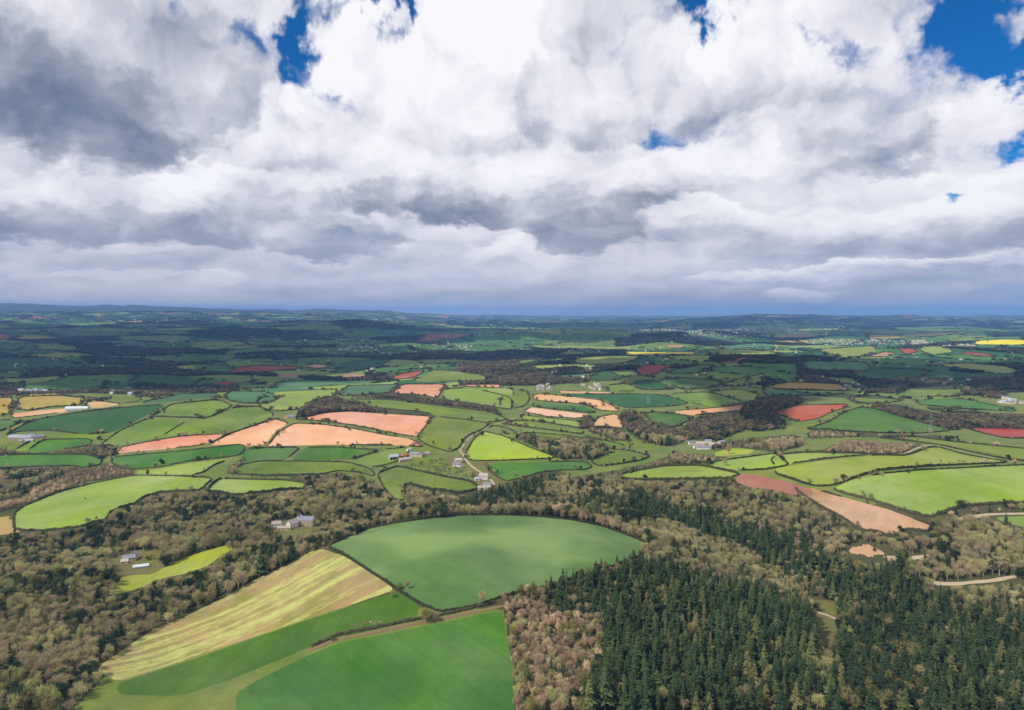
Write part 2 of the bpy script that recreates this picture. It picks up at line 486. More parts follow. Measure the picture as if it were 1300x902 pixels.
# ------------------------------------------------------------------ fields traced as outlines: name, material, description, crop, outline, edge kind
FIELDS = [
 ('crop_field', 'domed', 'big domed blue-green crop field', 'X', '414.7 694.3 441.6 681.6 467 671.7 501 664.6 540.6 659 583 654.7 650 654.2 657 654.7 682.4 656 724.8 660.4 761.6 667.5 789.9 677.4 815.3 687.3 823.8 691.5 812 706 775 722 720 738 685 748 645 757 631 760 603 770.7 560 777.8 535 767.9 503.8 748 467 724 438.8 705.6', 1),
 ('stubble_field', 'stubble', 'striped yellow and brown stubble field', 'X', '175 812 198 797.5 234.7 783.4 285.6 758 330 733 362.4 718.4 387.9 702.8 407.7 696.6 438.8 707 467 725.4 489.7 739.6 501 749 478.4 757 433 772.5 390.7 785 353.9 798 325.7 807.9 290 820 235 838 150 866 120 850', 0),
 ('grass_strip', 'green', 'green grass strip under the striped stubble field', 'X', '504.5 751.5 532 769.3 529 783 522 789 490 797 460 803.5 430 809.5 400 819 350 840 290 864 230 884 150 882 148 868 237 840 292 821.5 327 809.5 355 799.5 392 786.5 434 774 479 758.7', 0),
 ('pasture_field', 'green', 'green pasture at the lower edge below the sunken track', 'X', '330 862 395 831 430 816.5 462 810.5 495 804.5 525 798 557 792 590 785 619.8 778.5 638 775.5 643.5 811.7 652 845 652 915 300 915 300 880', 0),
 ('meadow', 'lime', 'wide pale green meadow behind the bare wood', 'A', '95 300 250 235 420 190 600 155 780 158 960 168 925 195 905 222 800 225 700 235 640 255 600 285 540 300 490 320 480 350 420 365 370 385 250 400 105 405 60 395 60 330', 1),
 ('meadow', 'lime', 'narrow pale green meadow next to the wide meadow', 'X', '279 608 330 609.5 362 610 388 614 386 621 362 622 330 626 300 629 277 626 262 624 268 616', 1),
 ('meadow', 'olive', 'small yellowish meadow corner beside the wide pale meadow', 'A', '-60 350 55 335 55 390 100 405 0 425 -80 425', 0),
 ('pasture_field', 'green', 'green field behind the sapling belt', 'A', '-200 80 0 65 200 60 400 62 460 85 450 108 380 122 330 112 200 115 0 122 -200 130', 1),
 ('pasture_field', 'green', 'dark green field under the long pink strip', 'A', '500 75 620 62 800 48 960 30 1090 15 1100 35 1080 65 990 78 850 92 720 118 610 128 560 125 500 100', 1),
 ('pasture_field', 'lime', 'narrow light green field above the wide pale meadow', 'A', '610 135 720 125 850 100 990 82 1030 84 960 110 900 150 780 156 620 152', 1),
 ('pasture_field', 'green', 'green field with the farm lane above the sapling wood', 'A', '100 60 170 10 200 -5 410 -10 410 20 200 50', 1),
 ('pasture_field', 'pasture', 'long pasture above the broadleaf wood', 'X', '296 597 308 590 330 586 362 586 442 587 473 597 476 606 455 600 430 598 405 603 345 604 300 603', 1),
 ('pasture_field', 'green', 'small green field left of the three hedged fields', 'X', '312 571 330 569 382 568.5 361.5 585 330 585.5 309 589 306 580', 1),
 ('pasture_field', 'green', 'middle green field below the salmon ploughland', 'X', '386.5 568.5 420 568 481 571.5 478 574 444 584.5 366 585.5', 1),
 ('pasture_field', 'pasture', 'green paddock beside the farm barns', 'X', '487 571 515 568.5 519 574 511 583 500 587.5 478 594 447 587 454 583 482 575', 1),
 ('orchard_field', 'rough', 'rough orchard grass between the farm and the cottages', 'X', '515 589 527 586 545 584 562 580 570 588 575 594 590 597 600 598 602 610 563 603.5 537 597 512 591', 0),
 ('pasture_field', 'pasture', 'sloping pasture under the orchard grass', 'X', '478 602 504 592 535 599 563 605.5 597 611.5 611 621 585 627 546 622 518 614 512 616 515 635 501 635 487 619', 1),
 ('crop_field', 'bright', 'bright lime green field above the cottages', 'X', '589 579 600.5 558.7 613.3 547.8 640 554 670.6 567.7 709 582.2 640 585 602 585.5 590 583', 1),
 ('pasture_field', 'green', 'green field below the bright lime field', 'X', '616 588.5 650 587.5 742 586 753 592.5 745 597 711 597.5 688 600 657 608 643 612 631 606 620 597', 1),
 ('pasture_field', 'pasture', 'large pasture above the farm', 'X', '549.5 528.5 623.5 537.5 612 546 590 556 584 568 575 574 565 573 542 565.5 528 556 547 533', 1),
 ('ploughed_field', 'pink', 'upper salmon ploughed field on the hill', 'F', '232 638 350 607 480 598 620 607 898 624 868 670 828 713 795 725 650 697 500 667 350 648', 1),
 ('ploughed_field', 'pink', 'lower salmon ploughed field on the hill', 'F', '78 770 130 702 212 657 350 664 500 684 650 714 790 737 840 762 850 778 760 767 600 768 400 764 75 771', 1),
 ('ploughed_field', 'pink', 'left salmon ploughed field on the hill', 'X', '263 566 290.7 551.5 330 538.5 348 532 367 537.2 350.6 547.5 336.6 564.5 320 566.5 316 567 303.5 563.5', 1),
 ('ploughed_field', 'pink', 'long thin salmon ploughed strip', 'E', '572 785 700 757 900 722 1125 710 1012 766 800 788 574 806', 1),
 ('pasture_field', 'pasture', 'light pasture corner above the long field', 'E', '800 598 852 562 1090 540 1160 572 1035 633 840 628 745 625', 1),
 ('pasture_field', 'pasture', 'long pasture above the thin salmon strip', 'X', '199 558.2 239.7 532.5 264 533.5 298.4 517 330 517 345 523 347 530 330 536 290.7 548.5 229.5 553', 1),
 ('pasture_field', 'pasture', 'middle pasture between two diagonal hedges', 'E', '492 769 600 692 740 632 895 638 858 680 780 733 700 738 582 768', 1),
 ('pasture_field', 'darkgreen', 'wide dark green field on the left slope', 'E', '10 723 162 642 400 602 700 572 836 564 718 625 568 703 420 713 250 693 100 698', 1),
 ('pasture_field', 'pasture', 'pale pasture above the long scrub band', 'E', '150 747 290 722 508 712 440 768 250 795 60 798', 1),
 ('pasture_field', 'bluegreen', 'blue-green field below the workshops', 'E', '780 537 900 512 1080 507 1095 530 850 552 700 562 715 550', 1),
 ('pasture_field', 'mustard', 'mustard yellow field on the far left slope', 'E', '72 588 90 527 280 520 428 532 400 568 250 578 150 596', 1),
 ('pasture_field', 'mustard', 'mustard green field corner next to the yellow field', 'E', '-200 535 0 532 60 527 50 608 0 623 -200 640', 1),
 ('ploughed_field', 'tan', 'tan ploughed strip under the yellow field', 'E', '52 610 200 592 345 582 350 598 200 618 62 633', 1),
 ('ploughed_field', 'dustytan', 'olive brown field beside the white glasshouse', 'E', '420 568 452 542 615 562 500 582 425 583', 1),
 ('pasture_field', 'pasture', 'green field in front of the workshops', 'E', '310 512 470 507 690 517 708 548 630 558 470 533 400 526', 1),
 ('pasture_field', 'bluegreen', 'blue-green field beside the curved lane', 'E', '1150 497 1320 500 1400 530 1330 560 1200 558 1135 543 1115 520', 1),
 ('pasture_field', 'green', 'green corner under the wide dark field', 'E', '-200 650 0 642 125 642 5 700 -200 730', 1),
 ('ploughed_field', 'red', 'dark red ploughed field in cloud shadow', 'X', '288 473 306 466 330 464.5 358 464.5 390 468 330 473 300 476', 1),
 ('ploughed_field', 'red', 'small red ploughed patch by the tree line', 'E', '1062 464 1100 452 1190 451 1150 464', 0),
 ('crop_field', 'lime', 'lime green field left of the salmon fields', 'F', '2 560 92 502 435 487 408 523 300 543 230 588 130 598 52 580', 1),
 ('pasture_field', 'bluegreen', 'blue-green field above the hill wood', 'F', '442 500 472 470 728 464 698 503 600 513 430 523', 1),
 ('ploughed_field', 'salmon', 'salmon ploughed field above the hedge trees', 'F', '703 510 742 464 968 464 943 500 920 533 800 513', 1),
 ('ploughed_field', 'salmon', 'thin salmon field by the skyline hedge', 'F', '972 468 1250 465 1250 482 1105 478', 1),
 ('pasture_field', 'pasture', 'long curved pasture under the hedge trees', 'F', '482 537 700 542 900 567 1190 602 1278 640 1190 653 900 618 870 602 600 580 540 552', 1),
 ('pasture_field', 'lime', 'light green field right of the salmon field', 'F', '942 530 962 487 1100 482 1290 530 1294 593 1200 578 1100 558 980 543', 1),
 ('pasture_field', 'lime', 'thin light green field under the skyline hedge', 'F', '1010 477 1300 485 1300 523 1115 483', 1),
 ('ploughed_field', 'brick', 'brick red ploughed field beyond the woods', 'F', '692 430 760 407 868 394 800 433 720 440', 1),
 ('pasture_field', 'lime', 'lime field between the far woods', 'F', '642 370 700 337 830 347 868 370 780 373 680 378', 1),
 ('pasture_field', 'pasture', 'domed far pasture next to the brick red field', 'F', '820 430 900 392 1000 397 1158 420 1178 443 900 453 802 448', 1),
 ('pasture_field', 'bluegreen', 'shaded green field beyond the lime field', 'F', '100 462 200 442 700 447 450 467 130 488', 1),
 ('pasture_field', 'pasture', 'green field above the bright lime field', 'F', '1162 690 1200 667 1300 692 1330 745', 1),
 ('ploughed_field', 'tan', 'far tan field below the town', 'F', '242 375 330 362 398 375 330 387', 1),
 ('ploughed_field', 'tan', 'long tan ploughed field with field trees', 'G', '142 520 180 510 300 522 480 542 560 582 578 600 470 593 400 563 250 553 150 543', 1),
 ('pasture_field', 'green', 'thin green field between two tan fields', 'G', '152 552 400 573 458 600 440 608 250 588 132 573', 1),
 ('ploughed_field', 'palepink', 'pale pink ploughed field below the tan field', 'G', '97 600 130 577 280 597 428 613 380 635 200 623', 1),
 ('pasture_field', 'pasture', 'light strip field on the far side of the pale pink field', 'G', '-20 487 118 497 128 540 98 575 -20 598', 1),
 ('pasture_field', 'lime', 'light strip field under the pale pink field', 'G', '82 617 370 647 408 688 200 653 82 638', 1),
 ('pasture_field', 'pasture', 'second strip field under the pale pink field', 'G', '-20 660 78 642 398 695 396 713 200 688', 1),
 ('pasture_field', 'pasture', 'wide pasture above the round plantation', 'G', '-20 672 200 697 400 720 500 742 600 767 598 793 530 788 480 740 300 718 150 705 60 710 0 712', 1),
 ('ploughed_field', 'tan', 'rounded tan ploughed field by the wood', 'G', '437 665 472 627 560 610 580 640 598 688 540 678 450 678', 1),
 ('pasture_field', 'green', 'domed green field between the woods and the tan strip', 'G', '690 612 740 602 850 610 948 630 900 653 850 678 800 678 740 650', 1),
 ('ploughed_field', 'tan', 'tan strip above the big mid wood', 'G', '842 600 900 592 1040 582 1196 564 1185 593 1080 603 950 618 870 613', 1),
 ('pasture_field', 'darkgreen', 'dark green field behind the long tan field', 'G', '310 512 600 512 800 517 928 560 840 573 620 583 560 568 500 538 330 520', 1),
 ('pasture_field', 'pasture', 'green field with a thin hedge beyond the tan strip', 'G', '805 511 1020 502 1196 550 1040 573 940 558 850 530', 1),
 ('pasture_field', 'lime', 'pale green wedge beyond the tan strip', 'G', '1032 500 1170 487 1268 515 1260 543 1210 548', 1),
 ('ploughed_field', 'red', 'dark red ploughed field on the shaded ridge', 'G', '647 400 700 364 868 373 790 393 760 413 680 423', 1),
 ('rape_field', 'rape', 'bright yellow rape strip on the far ridge', 'G', '592 302 750 304 950 302 950 311 760 313 600 316', 0),
 ('ploughed_field', 'brick', 'brick red field on the far ridge', 'G', '1047 355 1150 347 1170 325 1248 330 1200 348 1080 363', 1),
 ('pasture_field', 'darkgreen', 'dark domed field in front of the red ridge field', 'G', '422 430 480 397 520 397 598 430 560 443 430 448', 1),
 ('pasture_field', 'darkgreen', 'dark green slope below the red ridge field', 'G', '642 450 750 442 848 490 700 493 652 480', 1),
 ('pasture_field', 'green', 'green slope with a lane on the shaded ridge', 'G', '760 437 920 432 1098 447 1060 478 900 493 855 478', 1),
 ('pasture_field', 'green', 'green field high on the shaded ridge', 'G', '802 400 1000 362 1048 370 980 408 830 413', 1),
 ('pasture_field', 'pasture', 'rough green field beside the far village', 'G', '502 472 620 457 658 498 520 500', 1),
 ('pasture_field', 'pasture', 'green wedge on the far ridge', 'G', '1072 470 1200 427 1228 430 1180 478', 1),
 ('pasture_field', 'pasture', 'green field beyond the wedge on the ridge', 'G', '1192 470 1202 432 1294 407 1294 458', 1),
 ('rape_field', 'mustard', 'thin yellow strip among the far trees', 'G', '20 433 200 439 198 443 20 437', 0),
 ('pasture_field', 'pasture', 'far green field among dark trees', 'G', '62 347 170 337 170 368 72 368', 1),
 ('ploughed_field', 'salmon', 'thin pinkish field beside the far village', 'G', '272 496 470 501 588 508 282 506', 1),
 ('pasture_field', 'lime', 'broad light field below the yellow rape strip', 'G', '322 352 400 327 560 320 698 327 600 358 420 368', 1),
 ('pasture_field', 'lime', 'long domed light green field above the brown wood', 'C', '490 165 560 142 720 114 880 110 1068 150 1000 170 800 173 600 176', 1),
 ('pasture_field', 'lime', 'light green field beside the hamlet hedge', 'X', '895 591.5 911 586 970 578 985 576 1003 591 970 597 940 597.5', 1),
 ('ploughed_field', 'brownred', 'dull red ploughed corner of the bare field', 'X', '932 605 945 601.5 970 605 998 611.5 1034 622 1030 630 1012 629 987 624 970 620 951 619 934 612', 0),
 ('pasture_field', 'pasture', 'green slope by the stream belt', 'C', '382 90 480 52 560 42 658 70 620 88 500 108 420 113', 1),
 ('pasture_field', 'pasture', 'small green slope above the stream belt', 'C', '432 0 558 0 568 38 482 43', 1),
 ('pasture_field', 'bright', 'sunny paddock beside the white hamlet', 'C', '1020 32 1130 40 1100 58 950 70 940 55', 0),
 ('pasture_field', 'lime', 'thin light green field above the long sweeping hedge', 'D', '60 64 200 52 498 60 300 78 100 106 45 112 30 80', 1),
 ('pasture_field', 'lime', 'sweeping light green field with hedge shrubs', 'D', '50 125 100 114 302 84 500 64 640 67 740 30 780 28 900 62 1115 98 850 109 640 122 500 136 380 176 330 196 260 206 200 198 100 163 50 148', 1),
 ('pasture_field', 'lime', 'large light green field on the right', 'D', '303 216 400 173 520 149 700 132 1167 108 1300 112 1300 272 1167 278 1000 286 900 292 780 332 742 342 650 322 550 288 450 258 380 243', 1),
 ('ploughed_field', 'bare', 'pale pink bare field narrowing to a point', 'D', '130 205 215 212 300 238 400 265 550 305 700 360 757 380 738 408 640 398 580 432 500 408 430 400 350 345 250 292 180 250', 1),
 ('pasture_field', 'pasture', 'long green field beyond the farm lane', 'X', '1110 556 1161 555 1200 560 1300 570 1340 575 1340 590 1280 584 1225 572.5 1190 565 1150 560', 1),
 ('meadow', 'pasture', 'green meadow beside the pale forest lane', 'D', '1032 342 1167 337 1300 338 1300 395 1167 388 1080 368', 0),
 ('meadow', 'bright', 'green clearing meadow below the old house', 'A', '520 660 540 612 600 602 680 600 780 547 880 505 1040 460 1060 480 1000 512 930 562 840 595 760 610 700 626 640 655 590 672 510 690', 0),
 ('pasture_field', 'green', 'domed green field beyond the brown scrub', 'H', '202 690 320 652 400 602 480 577 560 587 700 632 948 693 800 708 620 708 400 698 300 688', 1),
 ('ploughed_field', 'brick', 'brick red field beside the dark wood', 'H', '42 605 170 567 428 564 400 583 320 608 280 633 170 653 102 623', 1),
 ('ploughed_field', 'brick', 'brick red field at the end of the long hedge', 'H', '992 680 1294 687 1400 690 1400 735 1200 733 1090 708', 1),
 ('pasture_field', 'pasture', 'light green strip beyond the red field', 'H', '422 530 540 517 698 545 600 558 450 558', 1),
 ('pasture_field', 'mustard', 'olive yellow field in front of the white farm', 'H', '2 475 120 452 380 462 428 498 200 493 52 488', 1),
 ('pasture_field', 'pasture', 'green field behind the field oak', 'H', '652 520 720 482 960 467 988 490 978 518 800 528', 1),
 ('pasture_field', 'green', 'long green field in front of the white cottages', 'H', '742 541 980 532 1294 600 1000 588 780 568', 1),
 ('pasture_field', 'green', 'narrow green field above the conifer belt', 'H', '782 577 1000 597 1148 610 900 603', 1),
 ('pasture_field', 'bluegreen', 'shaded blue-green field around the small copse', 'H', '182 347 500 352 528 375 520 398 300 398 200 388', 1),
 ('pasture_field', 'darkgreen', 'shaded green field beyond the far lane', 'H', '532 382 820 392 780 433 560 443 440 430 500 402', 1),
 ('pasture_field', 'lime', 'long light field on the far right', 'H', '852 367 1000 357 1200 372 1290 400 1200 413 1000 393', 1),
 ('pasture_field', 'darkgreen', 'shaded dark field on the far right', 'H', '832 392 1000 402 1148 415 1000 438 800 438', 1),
 ('ploughed_field', 'brick', 'small brick field on the town slope', 'H', '662 290 730 284 773 300 710 316', 1),
 ('ploughed_field', 'dustytan', 'dusty brown field on the town slope', 'H', '522 325 600 302 668 310 600 328', 1),
 ('ploughed_field', 'brick', 'brick red strip below the yellow hillside', 'H', '967 305 1040 304 1168 322 1060 324', 1),
 ('rape_field', 'rape', 'yellow rape field on the far right hillside', 'H', '1050 262 1060 247 1200 240 1330 245 1330 264 1150 266', 0),
 ('pasture_field', 'lime', 'light pasture below the far town', 'H', '400 330 250 292 550 272 560 298 500 323', 1),
 ('pasture_field', 'lime', 'light far pasture with small hedges', 'H', '782 300 762 272 900 277 948 303 850 318', 1),
 ('pasture_field', 'bluegreen', 'shaded strip in front of the dark wood', 'H', '-10 487 200 507 398 518 200 520 0 518', 1),
 ('ploughed_field', 'brownred', 'dull red patch on the distant hillside', 'H', '100 220 160 212 240 218 200 234 120 232', 0),
 ('ploughed_field', 'tan', 'bright tan patch under the moor', 'E', '632 150 660 140 750 150 680 157', 0),
 ('pasture_field', 'mustard', 'yellow green hillside patch in shadow', 'E', '70 240 110 215 200 220 280 232 200 243', 0),
 ('ploughed_field', 'brownred', 'dull red strip near the shadowed wood', 'F', '430 415 560 410 568 435 440 437', 0),
 ('ploughed_field', 'brownred', 'dull purple strip under the dark red field', 'F', '100 413 230 410 240 428 130 428', 0),
 ('ploughed_field', 'salmon', 'far orange field beyond the yellow strip', 'G', '805 270 880 268 900 275 820 279', 0),
]

# ------------------------------------------------------------------ surface materials
def pmat(name, rough=0.9, spec=0.25):
    m = bpy.data.materials.new(name)
    m.use_nodes = True
    t = NT(m.node_tree)
    b = m.node_tree.nodes['Principled BSDF']
    b.inputs['Roughness'].default_value = rough
    b.inputs['Specular IOR Level'].default_value = spec
    return m, t, b


def soft(c, k):
    l = 0.3 * c[0] + 0.6 * c[1] + 0.1 * c[2]
    return tuple(l + (v - l) * k for v in c)


def field_mat(name, c1, c2, big=90.0, stripe=None, fine=0.10, extra=None, sat_var=0.10):
    """c1, c2 linear colours that patches run between; stripe = (angle in degrees, wavelength in m, strength)"""
    m, t, b = pmat(name, 0.95, 0.15)
    if c1[1] > c1[0] and name != 'domed':
        c1, c2 = [(c[0] * 1.04, c[1] * 0.80, c[2] * 0.85) for c in (c1, c2)]
    g = t.n.new('ShaderNodeNewGeometry')
    oi = t.n.new('ShaderNodeObjectInfo')
    pos = g.outputs['Position']
    nb = t.noise(t.v('MULTIPLY', pos, (1 / big, 1 / big, 1 / big)), 1.0, 5, 0.6)
    col = t.mix(t.mr(nb, 0.32, 0.68, 0, 1, True), (*c1, 1), (*c2, 1))
    if stripe:
        ang, lam, k = stripe
        x, y, z = t.sep(pos)
        a = t.m('ADD', R(ang), t.m('MULTIPLY', t.m('SUBTRACT', oi.outputs['Random'], 0.5), 1.6)) if name != 'stubble' and name != 'domed' else R(ang)
        q = t.m('ADD', t.m('MULTIPLY', x, t.m('COSINE', a)), t.m('MULTIPLY', y, t.m('SINE', a)))
        wob = t.m('MULTIPLY', t.noise(pos, 0.012, 3, 0.5), 10.0)
        q = t.m('DIVIDE', t.m('ADD', q, wob), lam)
        s1 = t.noise(t.xyz(q, 0.0, 0.0), 1.0, 3, 0.65)
        f = t.m('MULTIPLY', t.m('SUBTRACT', s1, 0.5), k * 4)
        hs = t.n.new('ShaderNodeHueSaturation')
        t.put(hs.inputs['Color'], col)
        t.put(hs.inputs['Value'], t.m('ADD', 1.0, f))
        col = hs.outputs[0]
    if stripe and name not in ('stubble', 'pink', 'palepink', 'salmon', 'brick', 'red', 'tan', 'bare'):
        # wheel tracks of the sprayer, a pair every 24 m
        fr = t.m('FRACT', t.m('DIVIDE', t.m('ADD', t.m('ADD', t.m('MULTIPLY', x, t.m('COSINE', a)), t.m('MULTIPLY', y, t.m('SINE', a))), t.m('MULTIPLY', wob, 0.5)), 24.0))
        dl = t.m('ABSOLUTE', t.m('SUBTRACT', t.m('ABSOLUTE', t.m('SUBTRACT', fr, 0.5)), 0.04))
        tl = t.mr(dl, 0.012, 0.03, 0.88, 1.0)
        hs = t.n.new('ShaderNodeHueSaturation')
        t.put(hs.inputs['Color'], col)
        t.put(hs.inputs['Value'], tl)
        col = hs.outputs[0]
    nf = t.noise(pos, 0.22, 4, 0.75)
    hs = t.n.new('ShaderNodeHueSaturation')
    t.put(hs.inputs['Color'], col)
    t.put(hs.inputs['Value'], t.m('ADD', t.m('ADD', 1.0 - fine * 2.2, t.m('MULTIPLY', nf, fine * 4.4)), t.m('ADD', t.m('MULTIPLY', t.m('SUBTRACT', oi.outputs['Random'], 0.5), 0.20), t.m('MULTIPLY', t.m('SUBTRACT', t.noise(pos, 0.035, 4, 0.7), 0.5), 0.45))))
    t.put(hs.inputs['Hue'], t.m('ADD', 0.5, t.m('MULTIPLY', t.m('SUBTRACT', oi.outputs['Random'], 0.5), 0.03)))
    t.put(hs.inputs['Saturation'], t.m('ADD', 1.0, t.m('MULTIPLY', t.m('SUBTRACT', t.noise(pos, 0.01, 2, 0.5), 0.5), sat_var * 6)))
    col = hs.outputs[0]
    if extra: col = extra(t, pos, col)
    t.put(b.inputs['Base Color'], col)
    bp = t.n.new('ShaderNodeBump')
    bp.inputs['Strength'].default_value = 0.35
    bp.inputs['Distance'].default_value = 0.6
    t.put(bp.inputs['Height'], nf)
    t.l.new(bp.outputs[0], b.inputs['Normal'])
    return m


def stubble_extra(t, pos, col):
    x, y, z = t.sep(pos)
    # swathes of yellow growth left between bare drill rows, running up the field
    a = R(-52)
    q = t.m('ADD', t.m('MULTIPLY', x, math.cos(a)), t.m('MULTIPLY', y, math.sin(a)))
    p = t.m('ADD', t.m('MULTIPLY', x, -math.sin(a)), t.m('MULTIPLY', y, math.cos(a)))
    wob = t.m('MULTIPLY', t.noise(pos, 0.008, 2, 0.5), 20.0)
    s = t.noise(t.xyz(t.m('DIVIDE', t.m('ADD', q, wob), 11.0), t.m('DIVIDE', p, 480.0), 0.0), 1.0, 3, 0.6)
    br = t.noise(t.xyz(t.m('DIVIDE', q, 5.0), t.m('DIVIDE', p, 16.0), 3.0), 1.0, 5, 0.75)
    f = t.mr(t.m('ADD', s, t.m('MULTIPLY', t.m('SUBTRACT', br, 0.5), 0.6)), 0.44, 0.66, 0, 1, True)
    yel = t.mix(br, (*lin(138, 144, 76), 1), (*lin(174, 172, 108), 1))
    return t.mix(f, col, yel)


def domed_extra(t, pos, col):
    n = t.noise(t.v('MULTIPLY', pos, (1 / 160, 1 / 80, 0.0)), 1.0, 3, 0.5)
    return t.mix(t.mr(n, 0.40, 0.66, 0.0, 0.7, True), col, (*lin(116, 140, 84), 1))


FM = {
    'domed': field_mat('domed', lin(66, 99, 56), lin(80, 111, 65), 110, (62, 9, 0.05), 0.04, domed_extra),
    'stubble': field_mat('stubble', lin(146, 126, 92), lin(118, 116, 66), 40, (-52, 2.2, 0.10), 0.10, stubble_extra),
    'green': field_mat('green', lin(54, 100, 40), lin(76, 120, 52), 120, (20, 11, 0.03)),
    'pasture': field_mat('pasture', lin(80, 116, 46), lin(108, 140, 62), 130, (40, 12, 0.025)),
    'lime': field_mat('lime', lin(108, 142, 58), lin(128, 158, 76), 140, (70, 13, 0.03), 0.06),
    'bright': field_mat('bright', lin(126, 160, 48), lin(142, 170, 60), 160, (60, 12, 0.02), 0.05),
    'olive': field_mat('olive', lin(138, 140, 74), lin(152, 150, 88), 90),
    'mustard': field_mat('mustard', lin(142, 146, 60), lin(158, 152, 62), 160),
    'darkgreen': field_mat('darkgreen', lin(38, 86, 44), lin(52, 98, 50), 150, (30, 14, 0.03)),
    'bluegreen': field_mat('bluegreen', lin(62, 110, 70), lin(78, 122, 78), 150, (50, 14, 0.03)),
    'rough': field_mat('rough', lin(104, 130, 60), lin(70, 96, 50), 14, None, 0.2),
    'pink': field_mat('pink', lin(186, 132, 106), lin(197, 145, 117), 120, (75, 8, 0.06), 0.05),
    'palepink': field_mat('palepink', lin(196, 156, 132), lin(204, 166, 140), 120, (80, 8, 0.03), 0.035),
    'salmon': field_mat('salmon', lin(180, 124, 98), lin(188, 136, 110), 120, (65, 8, 0.06), 0.05),
    'bare': field_mat('bare', lin(168, 136, 108), lin(136, 114, 80), 60, (-38, 7, 0.07), 0.08),
    'tan': field_mat('tan', lin(190, 154, 112), lin(184, 142, 104), 120, (80, 8, 0.03), 0.04),
    'dustytan': field_mat('dustytan', lin(170, 136, 98), lin(140, 122, 84), 90),
    'brick': field_mat('brick', lin(140, 68, 54), lin(150, 80, 64), 120, (70, 8, 0.03), 0.05),
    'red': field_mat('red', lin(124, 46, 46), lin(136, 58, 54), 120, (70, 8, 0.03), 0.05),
    'brownred': field_mat('brownred', lin(146, 108, 88), lin(130, 94, 80), 60),
    'rape': field_mat('rape', lin(205, 188, 40), lin(214, 198, 66), 150, None, 0.03),
    'woodfloor': field_mat('woodfloor', lin(74, 68, 46), lin(58, 66, 38), 30, None, 0.2),
    'scrubfloor': field_mat('scrubfloor', lin(92, 112, 56), lin(96, 92, 62), 22, None, 0.15),
    'moor': field_mat('moor', lin(72, 66, 58), lin(58, 66, 50), 900, None, 0.1),
    'vergegrass': field_mat('verge', lin(82, 112, 52), lin(104, 124, 62), 40, None, 0.12),
}


def farland_extra(t, pos, col):
    v = t.n.new('ShaderNodeTexVoronoi')
    v.feature = 'F1'
    t.put(v.inputs['Vector'], t.v('ADD', t.v('MULTIPLY', pos, (1 / 420, 1 / 420, 0.0)), t.v('MULTIPLY', t.noise(pos, 0.0016, 2, 0.5, col=True), (1.2, 1.2, 0.0))))
    v.inputs['Scale'].default_value = 1.0
    r = t.sep(v.outputs['Color'])[0]
    c = t.ramp(r, [(0.0, lin(36, 60, 36)), (0.34, lin(56, 88, 44)), (0.5, lin(96, 122, 62)), (0.62, lin(44, 62, 40)), (0.86, lin(120, 130, 74)), (0.93, lin(150, 104, 78))], 'CONSTANT')
    return t.mix(0.9, col, c)


FM['farland'] = field_mat('farland', lin(60, 90, 46), lin(80, 104, 56), 500, None, 0.1, farland_extra)

